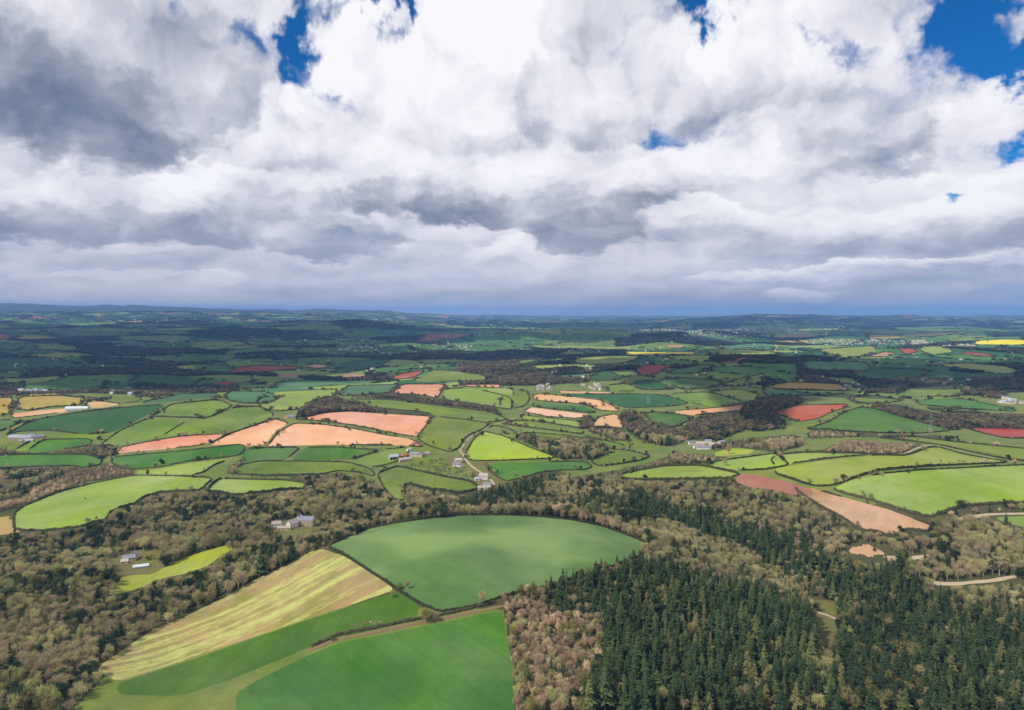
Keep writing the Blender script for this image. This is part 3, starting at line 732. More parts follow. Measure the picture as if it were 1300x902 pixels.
# ------------------------------------------------------------------ woods: kind mix, tree height, spacing, floor, outline
# mixes: share of conifer / bare / budding / evergreen
WOODS = [
 ('leafy', (0.12, 0.0, 0.22, 0.66), 13, 7.5, 'X', '1064 905 1062 800 1068 778 1085 766 1115 765 1150 774 1168 800 1170 905'),
 ('brown', (0.05, 0.8, 0.1, 0.05), 9, 9.0, 'X', '1240 752 1300 742 1520 742 1520 762 1300 764 1262 760'),
 ('mixed', (0.04, 0.50, 0.24, 0.22), 13, 9.5, 'X', '-220 720 -220 684 0 684 37 682 71 676 105 666 136 662 141 650 170 640.6 181 632 204 626 255 623 283 626 330 626 362 620 384 620 391 604 413 602 442 605 473 614 490 628 504 636 535 639 563 642 583 645 580 653 541 657 501 663 467 670 442 681 415 693 408 696 388 702 362 718 330 734 286 758 235 783 198 797 175 812 140 835 110 870 90 910 -220 910'),
 ('evergreen', (0.45, 0.15, 0.15, 0.25), 16, 8.0, 'X', '215 790 240 765 262 745 290 728 322 702 345 684 372 682 395 688 400 697 388 702 362 718 330 734 286 758 250 776'),
 ('dark', (0.25, 0.45, 0.0, 0.30), 14, 8.5, 'X', '-220 720 -220 684 0 684 37 682 71 676 105 666 136 660 180 640 250 640 250 662 180 672 140 690 100 712 40 716'),
 ('pale', (0.0, 0.72, 0.22, 0.06), 11, 8.5, 'X', '512 605 535 606 575 617 590 622 590 640 560 641 520 640'),
 ('conifer', (1.0, 0, 0, 0), 19, 7.5, 'X', '563 626 603 620 650 612 657 604 688 596 722 600 697 619 677 631 640 633 600 641 565 638'),
 ('belt', (0.04, 0.66, 0.18, 0.12), 11, 7.5, 'X', '560 640 600 640 640 633 700 635 730 640 770 653 800 664 830 668 830 694 815 690 790 680 762 668 725 661 683 656 640 654.5 560 657'),
 ('conifer', (0.97, 0.0, 0.02, 0.01), 21, 8.0, 'X', '697 634 747 624 776 623 810 623 838 625 855 634 866 641 894 632 909 647 940 659 970 671 990 671 1021 669 1027 681 1035 695 1069 700 1128 704 1145 701 1151 710 1157 718 1185 741 1224 752 1241 764 1275 769 1300 764 1520 764 1520 910 1050 910 1056 812 1055 768 1027 751 990 727 970 718 945 701 894 684 855 670 824 667 810 656 753 645'),
 ('brown', (0.04, 0.84, 0.05, 0.07), 12, 8.0, 'X', '691 619 711 612 762 609 866 607 923 607 934 611 970 618 987 620 1024 626 1041 640 1069 653 1092 671 1111 673 1134 681 1151 673 1179 676 1190 668 1253 664 1300 672 1520 679 1520 728 1300 731 1253 739 1185 742 1151 712 1123 706 1069 701 1035 695 1021 672 970 675 940 663 894 647 866 645 838 630 810 627 747 629 697 638'),
 ('brown', (0.02, 0.88, 0.07, 0.03), 13, 8.5, 'X', '824 667 844 665 895 682 945 699 970 716 1004 733 1027 750 1035 766 1010 775 985 750 970 740 940 737 909 735 886 726 861 715 838 711 810 709 827 692'),
 ('conifer', (0.98, 0.0, 0.02, 0.0), 22, 7.8, 'X', '691 735 719 713 753 713 798 699 815 702 861 710 895 722 940 733 970 732 1027 758 1038 778 1034 910 720 910 765 812 760 790 745 768 700 765 688 755'),
 ('scrub', (0.0, 0.86, 0.13, 0.01), 13, 7.0, 'X', '645 757 650 745 663 728 682 728 691 765 745 775 765 790 770 812 735 910 655 910 645 812 641 778'),
 ('sapling', (0.0, 1.0, 0.0, 0.0), 11, 7.5, 'X', '45 617 85 600 127 589 158 589 172 596 170 603 161 605 113 612 71 627 27 644 0 651 -220 658 -220 640 0 636 30 632'),
 ('dark', (0.1, 0.7, 0.02, 0.18), 12, 9.0, 'X', '-220 594 0 593 57 591 96 591 107 597 45 617 28 631 0 637 -220 642'),
 ('scrubband', (0.0, 0.85, 0.05, 0.1), 9, 8.0, 'X', '-220 570 0 569 15 571 64 565 122 563 150 566 152 577 127 584 76 579 0 581 -220 583'),
 ('hillwood', (0.02, 0.72, 0.1, 0.16), 14, 9.0, 'X', '377 533 379 518 396.5 505 424.6 501 435 506 452.6 510 463 513 493 520 549.5 522 552 529 498.5 525 442 523 409 525'),
 ('belt', (0.0, 0.78, 0.1, 0.12), 11, 9.0, 'F', '500 516 640 506 740 506 920 536 1000 536 1200 572 1240 604 1240 614 1200 608 1000 570 900 565 700 540 500 526'),
 ('plantation', (0.22, 0.60, 0.06, 0.12), 14, 9.0, 'G', '60 722 60 708 120 702 200 730 320 728 430 732 520 772 522 812 450 838 290 841 170 790'),
 ('belt', (0.0, 0.80, 0.1, 0.1), 11, 9.0, 'G', '370 655 400 618 430 614 445 660 560 672 600 692 645 765 620 775 560 748 440 706'),
 ('midwood', (0.02, 0.68, 0.14, 0.16), 14, 9.0, 'X', '786.6 534 790.5 521 806 520 818.5 533 834 538 862 546 885 530 895 525 941 523 946 510 970 502 1008 500 1026 508 1008 516 980 524 995 533 995 545 970 546 938 543 910 550 882 556 864 563 844 567 818.5 562 793 545'),
 ('belt', (0.08, 0.66, 0.1, 0.16), 12, 9.0, 'H', '500 553 700 568 830 600 940 608 1294 608 1400 610 1400 690 1294 684 990 676 950 696 800 656 560 594'),
 ('darkwood', (0.12, 0.60, 0.04, 0.24), 13, 11.0, 'H', '985 482 1020 436 1200 420 1294 420 1400 420 1400 500 1294 494 1180 490 1250 538 1100 530 990 510'),
 ('sapling', (0.0, 1.0, 0.0, 0.0), 8, 6.5, 'H', '60 802 300 790 390 738 520 742 600 755 700 752 790 760 700 806 600 816 300 808'),
 ('copse', (0.05, 0.8, 0.0, 0.15), 14, 11.0, 'H', '330 402 335 382 400 364 490 376 492 412 350 424'),
 ('midwood', (0.03, 0.65, 0.14, 0.18), 13, 12.0, 'G', '-220 350 0 344 60 336 180 386 250 416 300 425 420 425 420 452 300 462 150 470 -220 472'),
 ('belt', (0.05, 0.6, 0.2, 0.15), 11, 11.0, 'E', '-100 493 0 490 200 492 400 486 700 480 800 486 1000 462 1180 452 1195 497 1100 505 1050 508 850 505 770 533 700 520 400 505 0 520 -100 525'),
 ('belt', (0.0, 0.7, 0.2, 0.1), 10, 8.0, 'C', '250 150 330 165 500 130 640 100 730 70 760 45 900 60 1000 75 960 100 850 108 700 118 540 142 400 172 300 180'),
 ('belt', (0.02, 0.6, 0.25, 0.13), 12, 9.0, 'G', '840 690 960 655 1180 640 1294 640 1294 700 1200 690 1110 720 1080 745 1010 740 930 735 880 760 860 740'),
 ('belt', (0.0, 0.66, 0.26, 0.08), 9, 8.0, 'X', '288 602 292 592 306 584 322 577 345 577 345 586 312 590 300 600 330 600 390 600 440 602 452 606 390 608 330 606'),
 ('belt', (0.05, 0.75, 0.05, 0.15), 10, 9.0, 'H', '200 715 240 690 400 698 620 712 800 716 960 718 960 738 800 738 600 728 400 728 240 735'),
 ('belt', (0.0, 0.7, 0.15, 0.15), 11, 8.5, 'D', '760 345 900 290 990 300 1040 285 1167 275 1300 275 1300 325 1167 325 1000 322 870 345 790 372'),
 ('belt', (0.02, 0.7, 0.1, 0.18), 12, 12.0, 'H', '120 440 220 400 300 425 420 460 560 470 640 460 860 440 940 440 960 462 720 475 640 510 540 505 400 470'),
 ('brown', (0.25, 0.50, 0.12, 0.13), 12, 8.0, 'X', '560 640 640 634 700 612 866 607 1000 618 1060 650 1130 684 1190 668 1300 664 1520 670 1520 905 640 905 650 745 690 735 830 692 760 662 640 655 560 657'),
 ('dark', (0.05, 0.6, 0.15, 0.2), 12, 8.5, 'X', '-220 684 71 676 170 640 391 604 490 628 563 642 583 645 501 663 442 681 408 696 330 734 235 783 175 812 90 905 -220 905'),
 ('belt', (0.0, 0.7, 0.18, 0.12), 11, 9.0, 'X', '905 560 960 556 1005 552 1022 556 1020 566 990 575 962 572 935 568 905 572'),
]

# lanes and tracks: name, label, width, colour key, outline (open)
LANES = [
 ('farm_track', 'brown sunken track between the two lowest green fields', 3.8, 'brown', 'X', '392 826 430 811.5 460 806 490 799.5 525 793 557 787 600 777.5 645 768.5'),
 ('forest_road', 'pale stone forest road curving through the brown wood', 6.0, 'pale', 'D', '735 638 820 643 880 642 940 634 1000 631 1060 622 1110 611 1167 606 1260 604'),
 ('forest_road', 'pale track ending in the bare clearing above the conifers', 5.0, 'pale', 'D', '540 528 590 527 650 530 700 521 750 516 800 521'),
 ('forest_road', 'pale bend of forest track at the lower edge of the plantation', 4.5, 'pale', 'D', '236 770 270 778 300 789 322 800'),
 ('lane', 'pale lane bending round the right end of the large light field', 4.5, 'pale', 'D', '762 378 800 366 850 355 900 348 940 343 970 335 1000 331 1060 329 1167 327 1300 326'),
 ('lane', 'white farm lane curving over the top of the sweeping field', 4.0, 'pale', 'D', '560 62 620 63 640 55 665 42 695 30 725 22 760 18 800 24 900 50 1000 73 1130 98'),
 ('lane', 'hedged lane climbing past the bright lime field', 5.0, 'lane', 'X', '588 577 583 573 588 566 594 558 601 551 611 546 622 541 640 536 655 530'),
 ('lane', 'village lane running down past the cottages', 4.5, 'pale', 'X', '588 577 594 588 601 594 612 601 622 608 628 616'),
 ('lane', 'pale lane looping through the far blue-green field', 6.0, 'pale', 'X', '602 512 608 506 604 500'),
 ('soil_clearing', 'bare pinkish soil clearing in the right-hand wood', 15.0, 'soil', 'D', '385 500 420 490 455 494 490 492 540 508'),
 ('farm_track', 'red soil ramp beside the pale birches at the plantation foot', 5.0, 'brown', 'D', '234 895 236 860 238 830'),
 ('lane', 'pale curved lane round the blue-green field', 6.0, 'pale', 'X', '604 505 606 500'),
]
LANES = [l for l in LANES if not l[1].startswith(('pale curved lane', 'pale lane looping'))]

# ------------------------------------------------------------------ the land as one triangulation, cut along the field edges
def w2uv(X, Y): return np.stack([X / Y, 300.0 / Y], axis=1)


pts, edges, faces = [], [], []
fpx = []         # outlines in the picture, used to keep trees out of fields
fworld = []
for (nm, mt, desc, crop, s, hk) in FIELDS:
    p = resample(chaikin(tr(crop, s), 0.12), 5.0)
    p[:, 1] = np.maximum(p[:, 1], 403)
    X, Y = hit(p[:, 0], p[:, 1])
    fpx.append(p)
    wv = np.stack([X, Y], axis=1)
    fworld.append(wv)
    i0 = len(pts)
    pts.extend(w2uv(X, Y).tolist())
    faces.append(list(range(i0, i0 + len(p))))
NF = len(faces)

# distant farmland: bands of fields of 170 to 650 m
cell_rows = [2350.0]
while cell_rows[-1] < 15500: cell_rows.append(cell_rows[-1] + float(np.clip(cell_rows[-1] * 0.075, 190, 800)))
crng = np.random.default_rng(23)
rowph = crng.uniform(0, 6.28, (len(cell_rows), 4))


def rowY(i, u):
    ph = rowph[i]
    base = np.sin(u * 5.0 + 1.0) * 0.05 + np.sin(u * 11.0 + i * 0.35) * 0.024
    return cell_rows[i] * np.exp(base + 0.010 * np.sin(u * 23 + ph[0]) + 0.006 * np.sin(u * 51 + ph[1]))


cols = []
for i in range(len(cell_rows) - 1):
    w_ = np.clip(cell_rows[i] * 0.075, 200, 800) / cell_rows[i]
    us, u = [], -1.0
    while u < 1.0:
        us.append(u)
        u += w_ * crng.uniform(0.7, 1.9)
    cols.append((np.array(us), crng.uniform(-0.35, 0.35, len(us)) * w_))
cell_edges_world = []
for i in range(len(cell_rows)):
    u = np.arange(-1.0, 1.001, 0.008)
    Y = rowY(i, u)
    i0 = len(pts)
    pts.extend(np.stack([u, 300.0 / Y], 1).tolist())
    edges.extend([(i0 + k, i0 + k + 1) for k in range(len(u) - 1)])
    cell_edges_world.append(np.stack([u * Y, Y], 1))
for i, (us, sl) in enumerate(cols):
    for u, s_ in zip(us, sl):
        t_ = np.linspace(0, 1, 4)
        uu = u + s_ * t_
        va = 300.0 / rowY(i, uu); vb = 300.0 / rowY(i + 1, uu)
        v = va + (vb - va) * t_
        i0 = len(pts)
        pts.extend(np.stack([uu, v], 1).tolist())
        edges.extend([(i0 + k, i0 + k + 1) for k in range(3)])
        cell_edges_world.append(np.stack([uu * 300.0 / v, 300.0 / v], 1))

vs = list(np.geomspace(3.0, 0.62, 34)) + list(np.arange(0.615, 0.045, -0.0035)) + list(np.geomspace(0.045, 0.006, 90))
uc = np.concatenate([np.arange(-3.0, -0.95, 0.05), np.arange(-0.95, 0.95, 0.0062), np.arange(0.95, 3.01, 0.05)])
gu, gv = np.meshgrid(uc, np.array(vs))
g0 = len(pts)
allp = np.vstack([np.array(pts), np.stack([gu.ravel(), gv.ravel()], 1)])
cv, ce_, cf, ov, oe, of = delaunay_2d_cdt([Vector(p) for p in allp.tolist()], edges, faces, 0, 1e-6, True)
cv = np.array([tuple(p) for p in cv])
cf = np.array([f for f in cf], dtype=np.int32)
owner = np.array([min(f) if len(f) else -1 for f in of], dtype=np.int32)
VY = 300.0 / np.maximum(cv[:, 1], 1e-4)
VX = cv[:, 0] * VY
VZ = terr(VX, VY)
V3 = np.stack([VX, VY, VZ], axis=1)
# v runs opposite to Y: turn the faces so that they look up
a_, b_, c_ = V3[cf[:, 0]], V3[cf[:, 1]], V3[cf[:, 2]]
nz = (b_[:, 0] - a_[:, 0]) * (c_[:, 1] - a_[:, 1]) - (b_[:, 1] - a_[:, 1]) * (c_[:, 0] - a_[:, 0])
cf[nz < 0] = cf[nz < 0][:, ::-1]
cen = (a_ + b_ + c_) / 3
cu, cY = cen[:, 0] / cen[:, 1], cen[:, 1]
CELLMATS = ['pasture', 'green', 'darkgreen', 'lime', 'woodfloor', 'bluegreen', 'brick', 'tan', 'mustard', 'vergegrass', 'farland', 'moor', 'scrubfloor']
CP_NEAR = np.array([0.22, 0.2, 0.19, 0.08, 0.19, 0.07, 0.015, 0.015, 0.02])
gm = np.full(len(cf), CELLMATS.index('vergegrass'), dtype=np.int32)
cell_woods = []
cellkey = {}
rowidx = np.full(len(cf), -1)
for i in range(len(cell_rows) - 1):
    inr = (cY >= rowY(i, cu)) & (cY < rowY(i + 1, cu)) & (np.abs(cu) < 1.0)
    us, sl = cols[i]
    k = np.clip(np.searchsorted(us, cu[inr] - 0.0) - 1, 0, len(us) - 1)
    kinds = crng.choice(9, size=len(us), p=CP_NEAR / CP_NEAR.sum())
    Yi = cell_rows[i]
    for j in range(len(us)):
        ppx = CX + (us[j] + 0.02) * FOC
        if Yi > 4200 and ppx < 640 and crng.random() < 0.5: kinds[j] = crng.choice([1, 2, 4, 4])  # darker kinds put the shade over the left lowland into its colours
        if Yi > 3000 and kinds[j] in (6, 7) and crng.random() < 0.6: kinds[j] = 1
        if kinds[j] == 4: cell_woods.append((i, j))
    gm[inr] = kinds[k]
beyond = (cY >= rowY(len(cell_rows) - 1, np.clip(cu, -1, 1)))
gm[beyond] = CELLMATS.index('farland')
gm[(np.abs(cu) >= 1.0) & (cY > 2300)] = CELLMATS.index('farland')
gm[(cen[:, 2] > 330) & (cY > 14000)] = CELLMATS.index('moor')
# wood floor below the traced woods
wpoly = []
for (wk, mx, hh, sp, crop, s) in WOODS:
    wpoly.append(tr(crop, s))
cpx, cpy = to_px(cen[:, 0], cen[:, 1], cen[:, 2])
for (wk, *_), p in zip(WOODS, wpoly):
    q = in_poly(cpx, cpy, p) & (owner < 0) & (cY < 5200)
    gm[q] = CELLMATS.index('woodfloor')
for g_ in ('136 700 204 698 208 728 150 732 134 722', '338 660 412 655 412 682 338 682', '1036 762 1062 762 1064 820 1034 820', '555 576 632 586 640 622 590 622 560 600'):
    q = in_poly(cpx, cpy, tr('X', g_)) & (owner < 0)
    gm[q] = CELLMATS.index('scrubfloor')
# land hidden in the dip behind the domed field
q = (owner < 0) & (cY < 1150) & (cY > 640) & (gm == CELLMATS.index('vergegrass')) & (cpy > 640)
gm[q] = CELLMATS.index('woodfloor')


def sub_mesh(name, sel, mats, idx=None):
    f = cf[sel]
    used, inv = np.unique(f, return_inverse=True)
    return np_mesh(name, V3[used], inv.reshape(f.shape), mats, idx, smooth=True)


sel = owner < 0
go = link('ground', sub_mesh('ground', sel, [FM[k] for k in CELLMATS], gm[sel]))
tag(go, 'rolling farmland and valley floor reaching to the distant moor', 'ground', kind='structure')
# land behind the viewpoint
bx_, by_ = np.meshgrid(np.linspace(-30000, 30000, 61), np.linspace(-30000, 100.0, 41))
bz_ = np.full(bx_.shape, 26.0)
n_ = bx_.shape[1]
ii = (np.arange(bx_.shape[0] - 1)[:, None] * n_ + np.arange(n_ - 1)[None]).ravel()
bo = link('ground', np_mesh('ground_behind', np.stack([bx_.ravel(), by_.ravel(), bz_.ravel()], 1), np.stack([ii, ii + 1, ii + n_ + 1, ii + n_], 1), [FM['farland']]))
tag(bo, 'open farmland behind the viewpoint', 'ground', kind='structure')
for k, (nm, mt, desc, crop, s, hk) in enumerate(FIELDS):
    sel = owner == k
    if sel.sum() < 1: continue
    o = link(nm, sub_mesh(nm, sel, [FM[mt]]))
    cat = {'crop_field': 'crop field', 'stubble_field': 'stubble field', 'ploughed_field': 'ploughed field', 'rape_field': 'rape field', 'meadow': 'meadow'}.get(nm, 'field')
    tag(o, desc, cat, kind='structure')

# ------------------------------------------------------------------ lanes 
def simple_mat(name, c, rough=0.85, var=0.12, scale=0.5, spec=0.3, objvar=0.0, metal=0.0):
    m, t, b = pmat(name, rough, spec)
    g = t.n.new('ShaderNodeNewGeometry')
    oi = t.n.new('ShaderNodeObjectInfo')
    n = t.noise(g.outputs['Position'], scale, 4, 0.65)
    hs = t.n.new('ShaderNodeHueSaturation')
    hs.inputs['Color'].default_value = (*c, 1)
    v = t.m('ADD', 1.0 - var, t.m('MULTIPLY', n, 2 * var))
    if objvar: v = t.m('ADD', v, t.m('MULTIPLY', t.m('SUBTRACT', oi.outputs['Random'], 0.5), objvar))
    t.put(hs.inputs['Value'], v)
    t.put(b.inputs['Base Color'], hs.outputs[0])
    b.inputs['Metallic'].default_value = metal
    return m


LM = {'brown': simple_mat('track_earth', lin(112, 92, 70), 0.95, 0.3, 0.3), 'pale': simple_mat('pale_stone_track', lin(158, 142, 118), 0.95, 0.15, 0.3),
      'lane': simple_mat('lane_surface', lin(140, 128, 108), 0.9, 0.2, 0.3), 'soil': simple_mat('bare_soil', lin(162, 130, 100), 0.95, 0.25, 0.15)}
lane_world = []
for (nm, lab, wd, key, crop, s) in LANES:
    p = chaikin(chaikin(tr(crop, s), 0.25, False), 0.25, False)
    X, Y = hit(p[:, 0], p[:, 1])
    q = resample(np.stack([X, Y], 1), 6.0 if key != 'soil' else 1.5, False)
    lane_world.append((q, wd))
    d = np.gradient(q, axis=0)
    d /= np.maximum(np.hypot(d[:, 0], d[:, 1])[:, None], 1e-6)
    nrm = np.stack([-d[:, 1], d[:, 0]], 1)
    k = np.arange(len(q))
    hw = wd / 2 * (1 + 0.12 * np.sin(k * 1.7) + 0.1 * np.sin(k * 0.6 + 1))
    if key == 'soil': hw *= np.sin(np.linspace(0.15, 3.0, len(q))) * (1 + .22 * np.sin(np.linspace(0, 13, len(q))))
    rows = [q + nrm * (hw * f)[:, None] for f in (-1, -0.4, 0.4, 1)]
    P_ = np.stack(rows, 1).reshape(-1, 2)
    z = terr(P_[:, 0], P_[:, 1]) + np.tile([0.22, 0.42, 0.42, 0.22], len(q))
    i = np.arange(len(q) - 1)[:, None] * 4 + np.arange(3)[None]
    i = i.ravel()
    f = np.stack([i, i + 1, i + 5, i + 4], 1)[:, ::-1]
    o = link(nm, np_mesh(nm, np.column_stack([P_, z]), f, [LM[key]], smooth=True))
    tag(o, lab, 'track' if 'track' in nm or 'forest' in nm else 'lane', kind='structure')

# ------------------------------------------------------------------ tree models
def foliage_mat(name, stops, rough=0.8, sss=0.35):
    m, t, b = pmat(name, rough, 0.2)
    oi = t.n.new('ShaderNodeObjectInfo')
    g = t.n.new('ShaderNodeNewGeometry')
    loc = oi.outputs['Location']
    patch = t.noise(t.v('MULTIPLY', loc, (1 / 75, 1 / 75, 0.0)), 1.0, 2, 0.6)
    fac = t.m('ADD', t.m('MULTIPLY', oi.outputs['Random'], 0.55), t.mr(patch, 0.30, 0.70, 0.0, 0.45))
    col = t.ramp(fac, stops)
    patch2 = t.noise(t.v('ADD', t.v('MULTIPLY', loc, (1 / 140, 1 / 110, 0.0)), (9.0, 3.0, 0.0)), 1.0, 2, 0.6)
    hv = t.n.new('ShaderNodeHueSaturation')
    t.put(hv.inputs['Color'], col)
    t.put(hv.inputs['Value'], t.m('ADD', t.mr(patch2, 0.32, 0.68, 0.72, 1.10), t.m('MULTIPLY', t.m('SUBTRACT', oi.outputs['Random'], 0.5), 0.45)))
    col = hv.outputs[0]
    n = t.noise(t.v('ADD', g.outputs['Position'], t.xyz(t.m('MULTIPLY', oi.outputs['Random'], 50.0), 0.0, 0.0)), 0.7, 2, 0.6)
    hs = t.n.new('ShaderNodeHueSaturation')
    t.put(hs.inputs['Color'], col)
    t.put(hs.inputs['Value'], t.m('ADD', 0.55, t.m('MULTIPLY', n, 0.9)))
    t.put(b.inputs['Base Color'], hs.outputs[0])
    # thin twigs and leaves let light through
    tr_ = t.n.new('ShaderNodeBsdfTranslucent')
    t.put(tr_.inputs['Color'], hs.outputs[0])
    mx = t.n.new('ShaderNodeMixShader')
    mx.inputs[0].default_value = sss
    t.l.new(b.outputs[0], mx.inputs[1]); t.l.new(tr_.outputs[0], mx.inputs[2])
    t.l.new(mx.outputs[0], m.node_tree.nodes['Material Output'].inputs['Surface'])
    return m


MT = {
    'needles': foliage_mat('conifer_needles', [(0.0, lin(46, 68, 48)), (0.3, lin(72, 90, 52)), (0.55, lin(56, 78, 52)), (0.75, lin(98, 106, 62)), (0.9, lin(124, 112, 76)), (1.0, lin(82, 98, 60))]),
    'bark': simple_mat('bark', lin(150, 138, 120), 0.9, 0.3, 1.0, 0.1, 0.4),
    'twigs': foliage_mat('bare_twigs', [(0.0, lin(158, 148, 114)), (0.25, lin(196, 180, 138)), (0.45, lin(178, 161, 128)), (0.6, lin(184, 178, 122)), (0.8, lin(152, 156, 102)), (1.0, lin(212, 198, 152))]),
    'distant_twigs': foliage_mat('distant_twigs', [(0.0, lin(104, 92, 78)), (0.4, lin(122, 106, 88)), (0.7, lin(112, 104, 80)), (1.0, lin(136, 120, 96))]),
    'paletwigs': foliage_mat('pale_twigs', [(0.0, lin(206, 184, 150)), (0.4, lin(194, 164, 138)), (0.7, lin(216, 194, 158)), (1.0, lin(176, 162, 112))]),
    'buds': foliage_mat('opening_leaves', [(0.0, lin(140, 132, 76)), (0.35, lin(118, 122, 66)), (0.6, lin(152, 134, 88)), (0.85, lin(102, 112, 58)), (0.97, lin(166, 158, 70)), (1.0, lin(176, 166, 70))]),
    'leaves': foliage_mat('dark_leaves', [(0.0, lin(40, 62, 38)), (0.4, lin(58, 76, 44)), (0.7, lin(50, 66, 48)), (1.0, lin(74, 88, 50))]),
    'hedge': foliage_mat('hedge_leaves', [(0.0, lin(58, 66, 44)), (0.5, lin(74, 76, 50)), (1.0, lin(88, 82, 62))]),
    'blossom': foliage_mat('yellow_blossom', [(0.0, lin(170, 156, 40)), (1.0, lin(190, 170, 60))]),
}


class Geo:
    def __init__(s):
        s.v, s.f = [], {3: [], 4: []}
        s.n = 0

    def add(s, verts, faces):
        verts = np.asarray(verts, float)
        faces = np.asarray(faces, int)
        s.v.append(verts)
        s.f[faces.shape[1]].append(faces + s.n)
        s.n += len(verts)

    def mesh(s, name, mats, smooth=False):
        fs = [np.vstack(s.f[k]) for k in (3, 4) if s.f[k]]
        return np_mesh(name, np.vstack(s.v), fs, mats, None, smooth)

    def tube(s, a, b, ra, rb, k=5):
        a = np.array(a, float); b = np.array(b, float)
        d = b - a; d /= max(np.linalg.norm(d), 1e-6)
        u = np.cross(d, [0.3, 0.5, 0.8]); u /= np.linalg.norm(u)
        w_ = np.cross(d, u)
        t = np.arange(k) * 2 * math.pi / k
        ring = np.cos(t)[:, None] * u + np.sin(t)[:, None] * w_
        i = np.arange(k); j = (i + 1) % k
        s.add(np.vstack([a + ring * ra, b + ring * rb]), np.stack([i, j, j + k, i + k], 1))

    def tris(s, c, d1, d2):
        """n triangles: centres c, half vectors d1 (along) and d2 (across)"""
        n = len(c)
        v = np.stack([c - d1 - d2, c - d1 + d2, c + d1], 1).reshape(-1, 3)
        s.add(v, np.arange(n * 3).reshape(n, 3))

    def quads(s, c, d1, d2):
        n = len(c)
        v = np.stack([c - d1 - d2, c + d1 - d2, c + d1 + d2, c - d1 + d2], 1).reshape(-1, 3)
        s.add(v, np.arange(n * 4).reshape(n, 4))


def unit(v): return v / np.maximum(np.linalg.norm(v, axis=-1, keepdims=True), 1e-9)


def make_conifer(seed, lean=0.0, tiers=17, width=0.19):
    """unit height; trunk and crown meshes"""
    r = np.random.default_rng(seed)
    tg = Geo()
    tg.tube((0, 0, -0.06), (0, 0, 0.5), 0.013, 0.009, 6)
    tg.tube((0, 0, 0.5), (0, 0, 0.98), 0.009, 0.002, 5)
    g = Geo()
    start = r.uniform(0.10, 0.30)
    for i in range(tiers):
        f = i / (tiers - 1)
        z = start + (0.985 - start) * f ** 0.92
        rad = width * (1 - f) ** 0.62 * r.uniform(0.6, 1.2) + 0.012
        nb = int(9 - 3 * f)
        a0 = r.uniform(0, 6.28)
        for k in range(nb):
            a = a0 + k * 6.283 / nb + r.normal(0, 0.18)
            L = rad * r.uniform(0.65, 1.15)
            droop = r.uniform(0.12, 0.42) * L
            d = np.array([math.cos(a), math.sin(a), 0]); sd_ = np.array([-d[1], d[0], 0])
            p0 = np.array([0, 0, z + 0.012]); p1 = p0 + d * L * 0.5 + np.array([0, 0, -droop * 0.25]); p2 = p0 + d * L + np.array([0, 0, -droop])
            w1 = L * r.uniform(0.24, 0.34) + 0.006
            g.add(np.array([p0, p1 + sd_ * w1 - [0, 0, w1 * .35], p1 + [0, 0, w1 * 0.25], p1 - sd_ * w1 - [0, 0, w1 * .35], p2]), np.array([[0, 1, 2], [0, 2, 3], [1, 4, 2], [2, 4, 3]]))
            c = p0 + d * L * r.uniform(0.3, 0.9, (4, 1)) + sd_ * r.uniform(-w1, w1, (4, 1)) + np.array([0, 0, -droop * 0.4])
            dd = unit(d * 0.7 + r.normal(0, 0.5, (4, 3)))
            g.tris(c, dd * L * 0.18, unit(r.normal(0, 1, (4, 3))) * L * 0.09)
    g.tris(np.array([[0, 0, 0.985]]), np.array([[0, 0, 0.03]]), np.array([[0.006, 0, 0]]))
    return tg.mesh('trunk', [MT['bark']], True), g.mesh('crown', [MT['needles']])


def limbs(g, r, tips, base=0.22, spread=0.30, top=0.82, thick=0.021):
    g.tube((0, 0, -0.05), (0, 0, base), thick * 1.15, thick, 7)
    last = np.array([0, 0, base])
    n = 6
    for i in range(n):
        a = i * 2.4 + r.uniform(-.4, .4)
        h0 = base + (0.30) * i / n
        p0 = np.array([0, 0, h0])
        out = spread * r.uniform(0.55, 0.95)
        p1 = p0 + np.array([math.cos(a) * out * 0.55, math.sin(a) * out * 0.55, r.uniform(0.12, 0.2)])
        p2 = np.array([math.cos(a) * out, math.sin(a) * out, min(p1[2] + r.uniform(0.12, 0.26), top + 0.1)])
        g.tube(p0, p1, thick * 0.6, thick * 0.38, 5)
        g.tube(p1, p2, thick * 0.38, thick * 0.14, 4)
        tips += [p1, p2, (p1 + p2) / 2]
        for q in range(3):
            b = p1 + (p2 - p1) * r.uniform(0.1, 0.9)
            e = b + unit(np.array([math.cos(a) + r.normal(0, .8), math.sin(a) + r.normal(0, .8), r.uniform(.2, 1.1)])) * r.uniform(.1, .2)
            g.tube(b, e, thick * 0.22, thick * 0.08, 3)
            tips.append(e)
    p = np.array([0, 0, base + 0.28]); 
    g.tube((0, 0, base), p, thick, thick * 0.6, 6)
    g.tube(p, (r.normal(0, .03), r.normal(0, .03), top), thick * 0.6, thick * 0.15, 4)
    tips += [np.array([0, 0, top * 0.8]), np.array([0, 0, top])]


def crown_points(r, n, rx, z0, z1, lumps=9, fill=0.45):
    """points spread through an uneven crown made of rounded lumps"""
    cz = (z0 + z1) / 2; hz_ = (z1 - z0) / 2
    c = []
    for i in range(lumps):
        d = unit(r.normal(0, 1, 3))
        c.append(np.array([d[0] * rx * 0.58, d[1] * rx * 0.58, cz + d[2] * hz_ * 0.55]))
    c.append(np.array([0, 0, cz + hz_ * .2]))
    c = np.array(c)
    rad = r.uniform(0.36, 0.58, len(c)) * rx
    k = r.integers(0, len(c), n)
    d = unit(r.normal(0, 1, (n, 3)))
    rr = rad[k] * (1 - fill * r.random(n) ** 1.5)
    p = c[k] + d * rr[:, None] * np.array([1, 1, min(1.2, hz_ / rx)])
    return p, unit(p - np.array([0, 0, z0 + 0.02]))


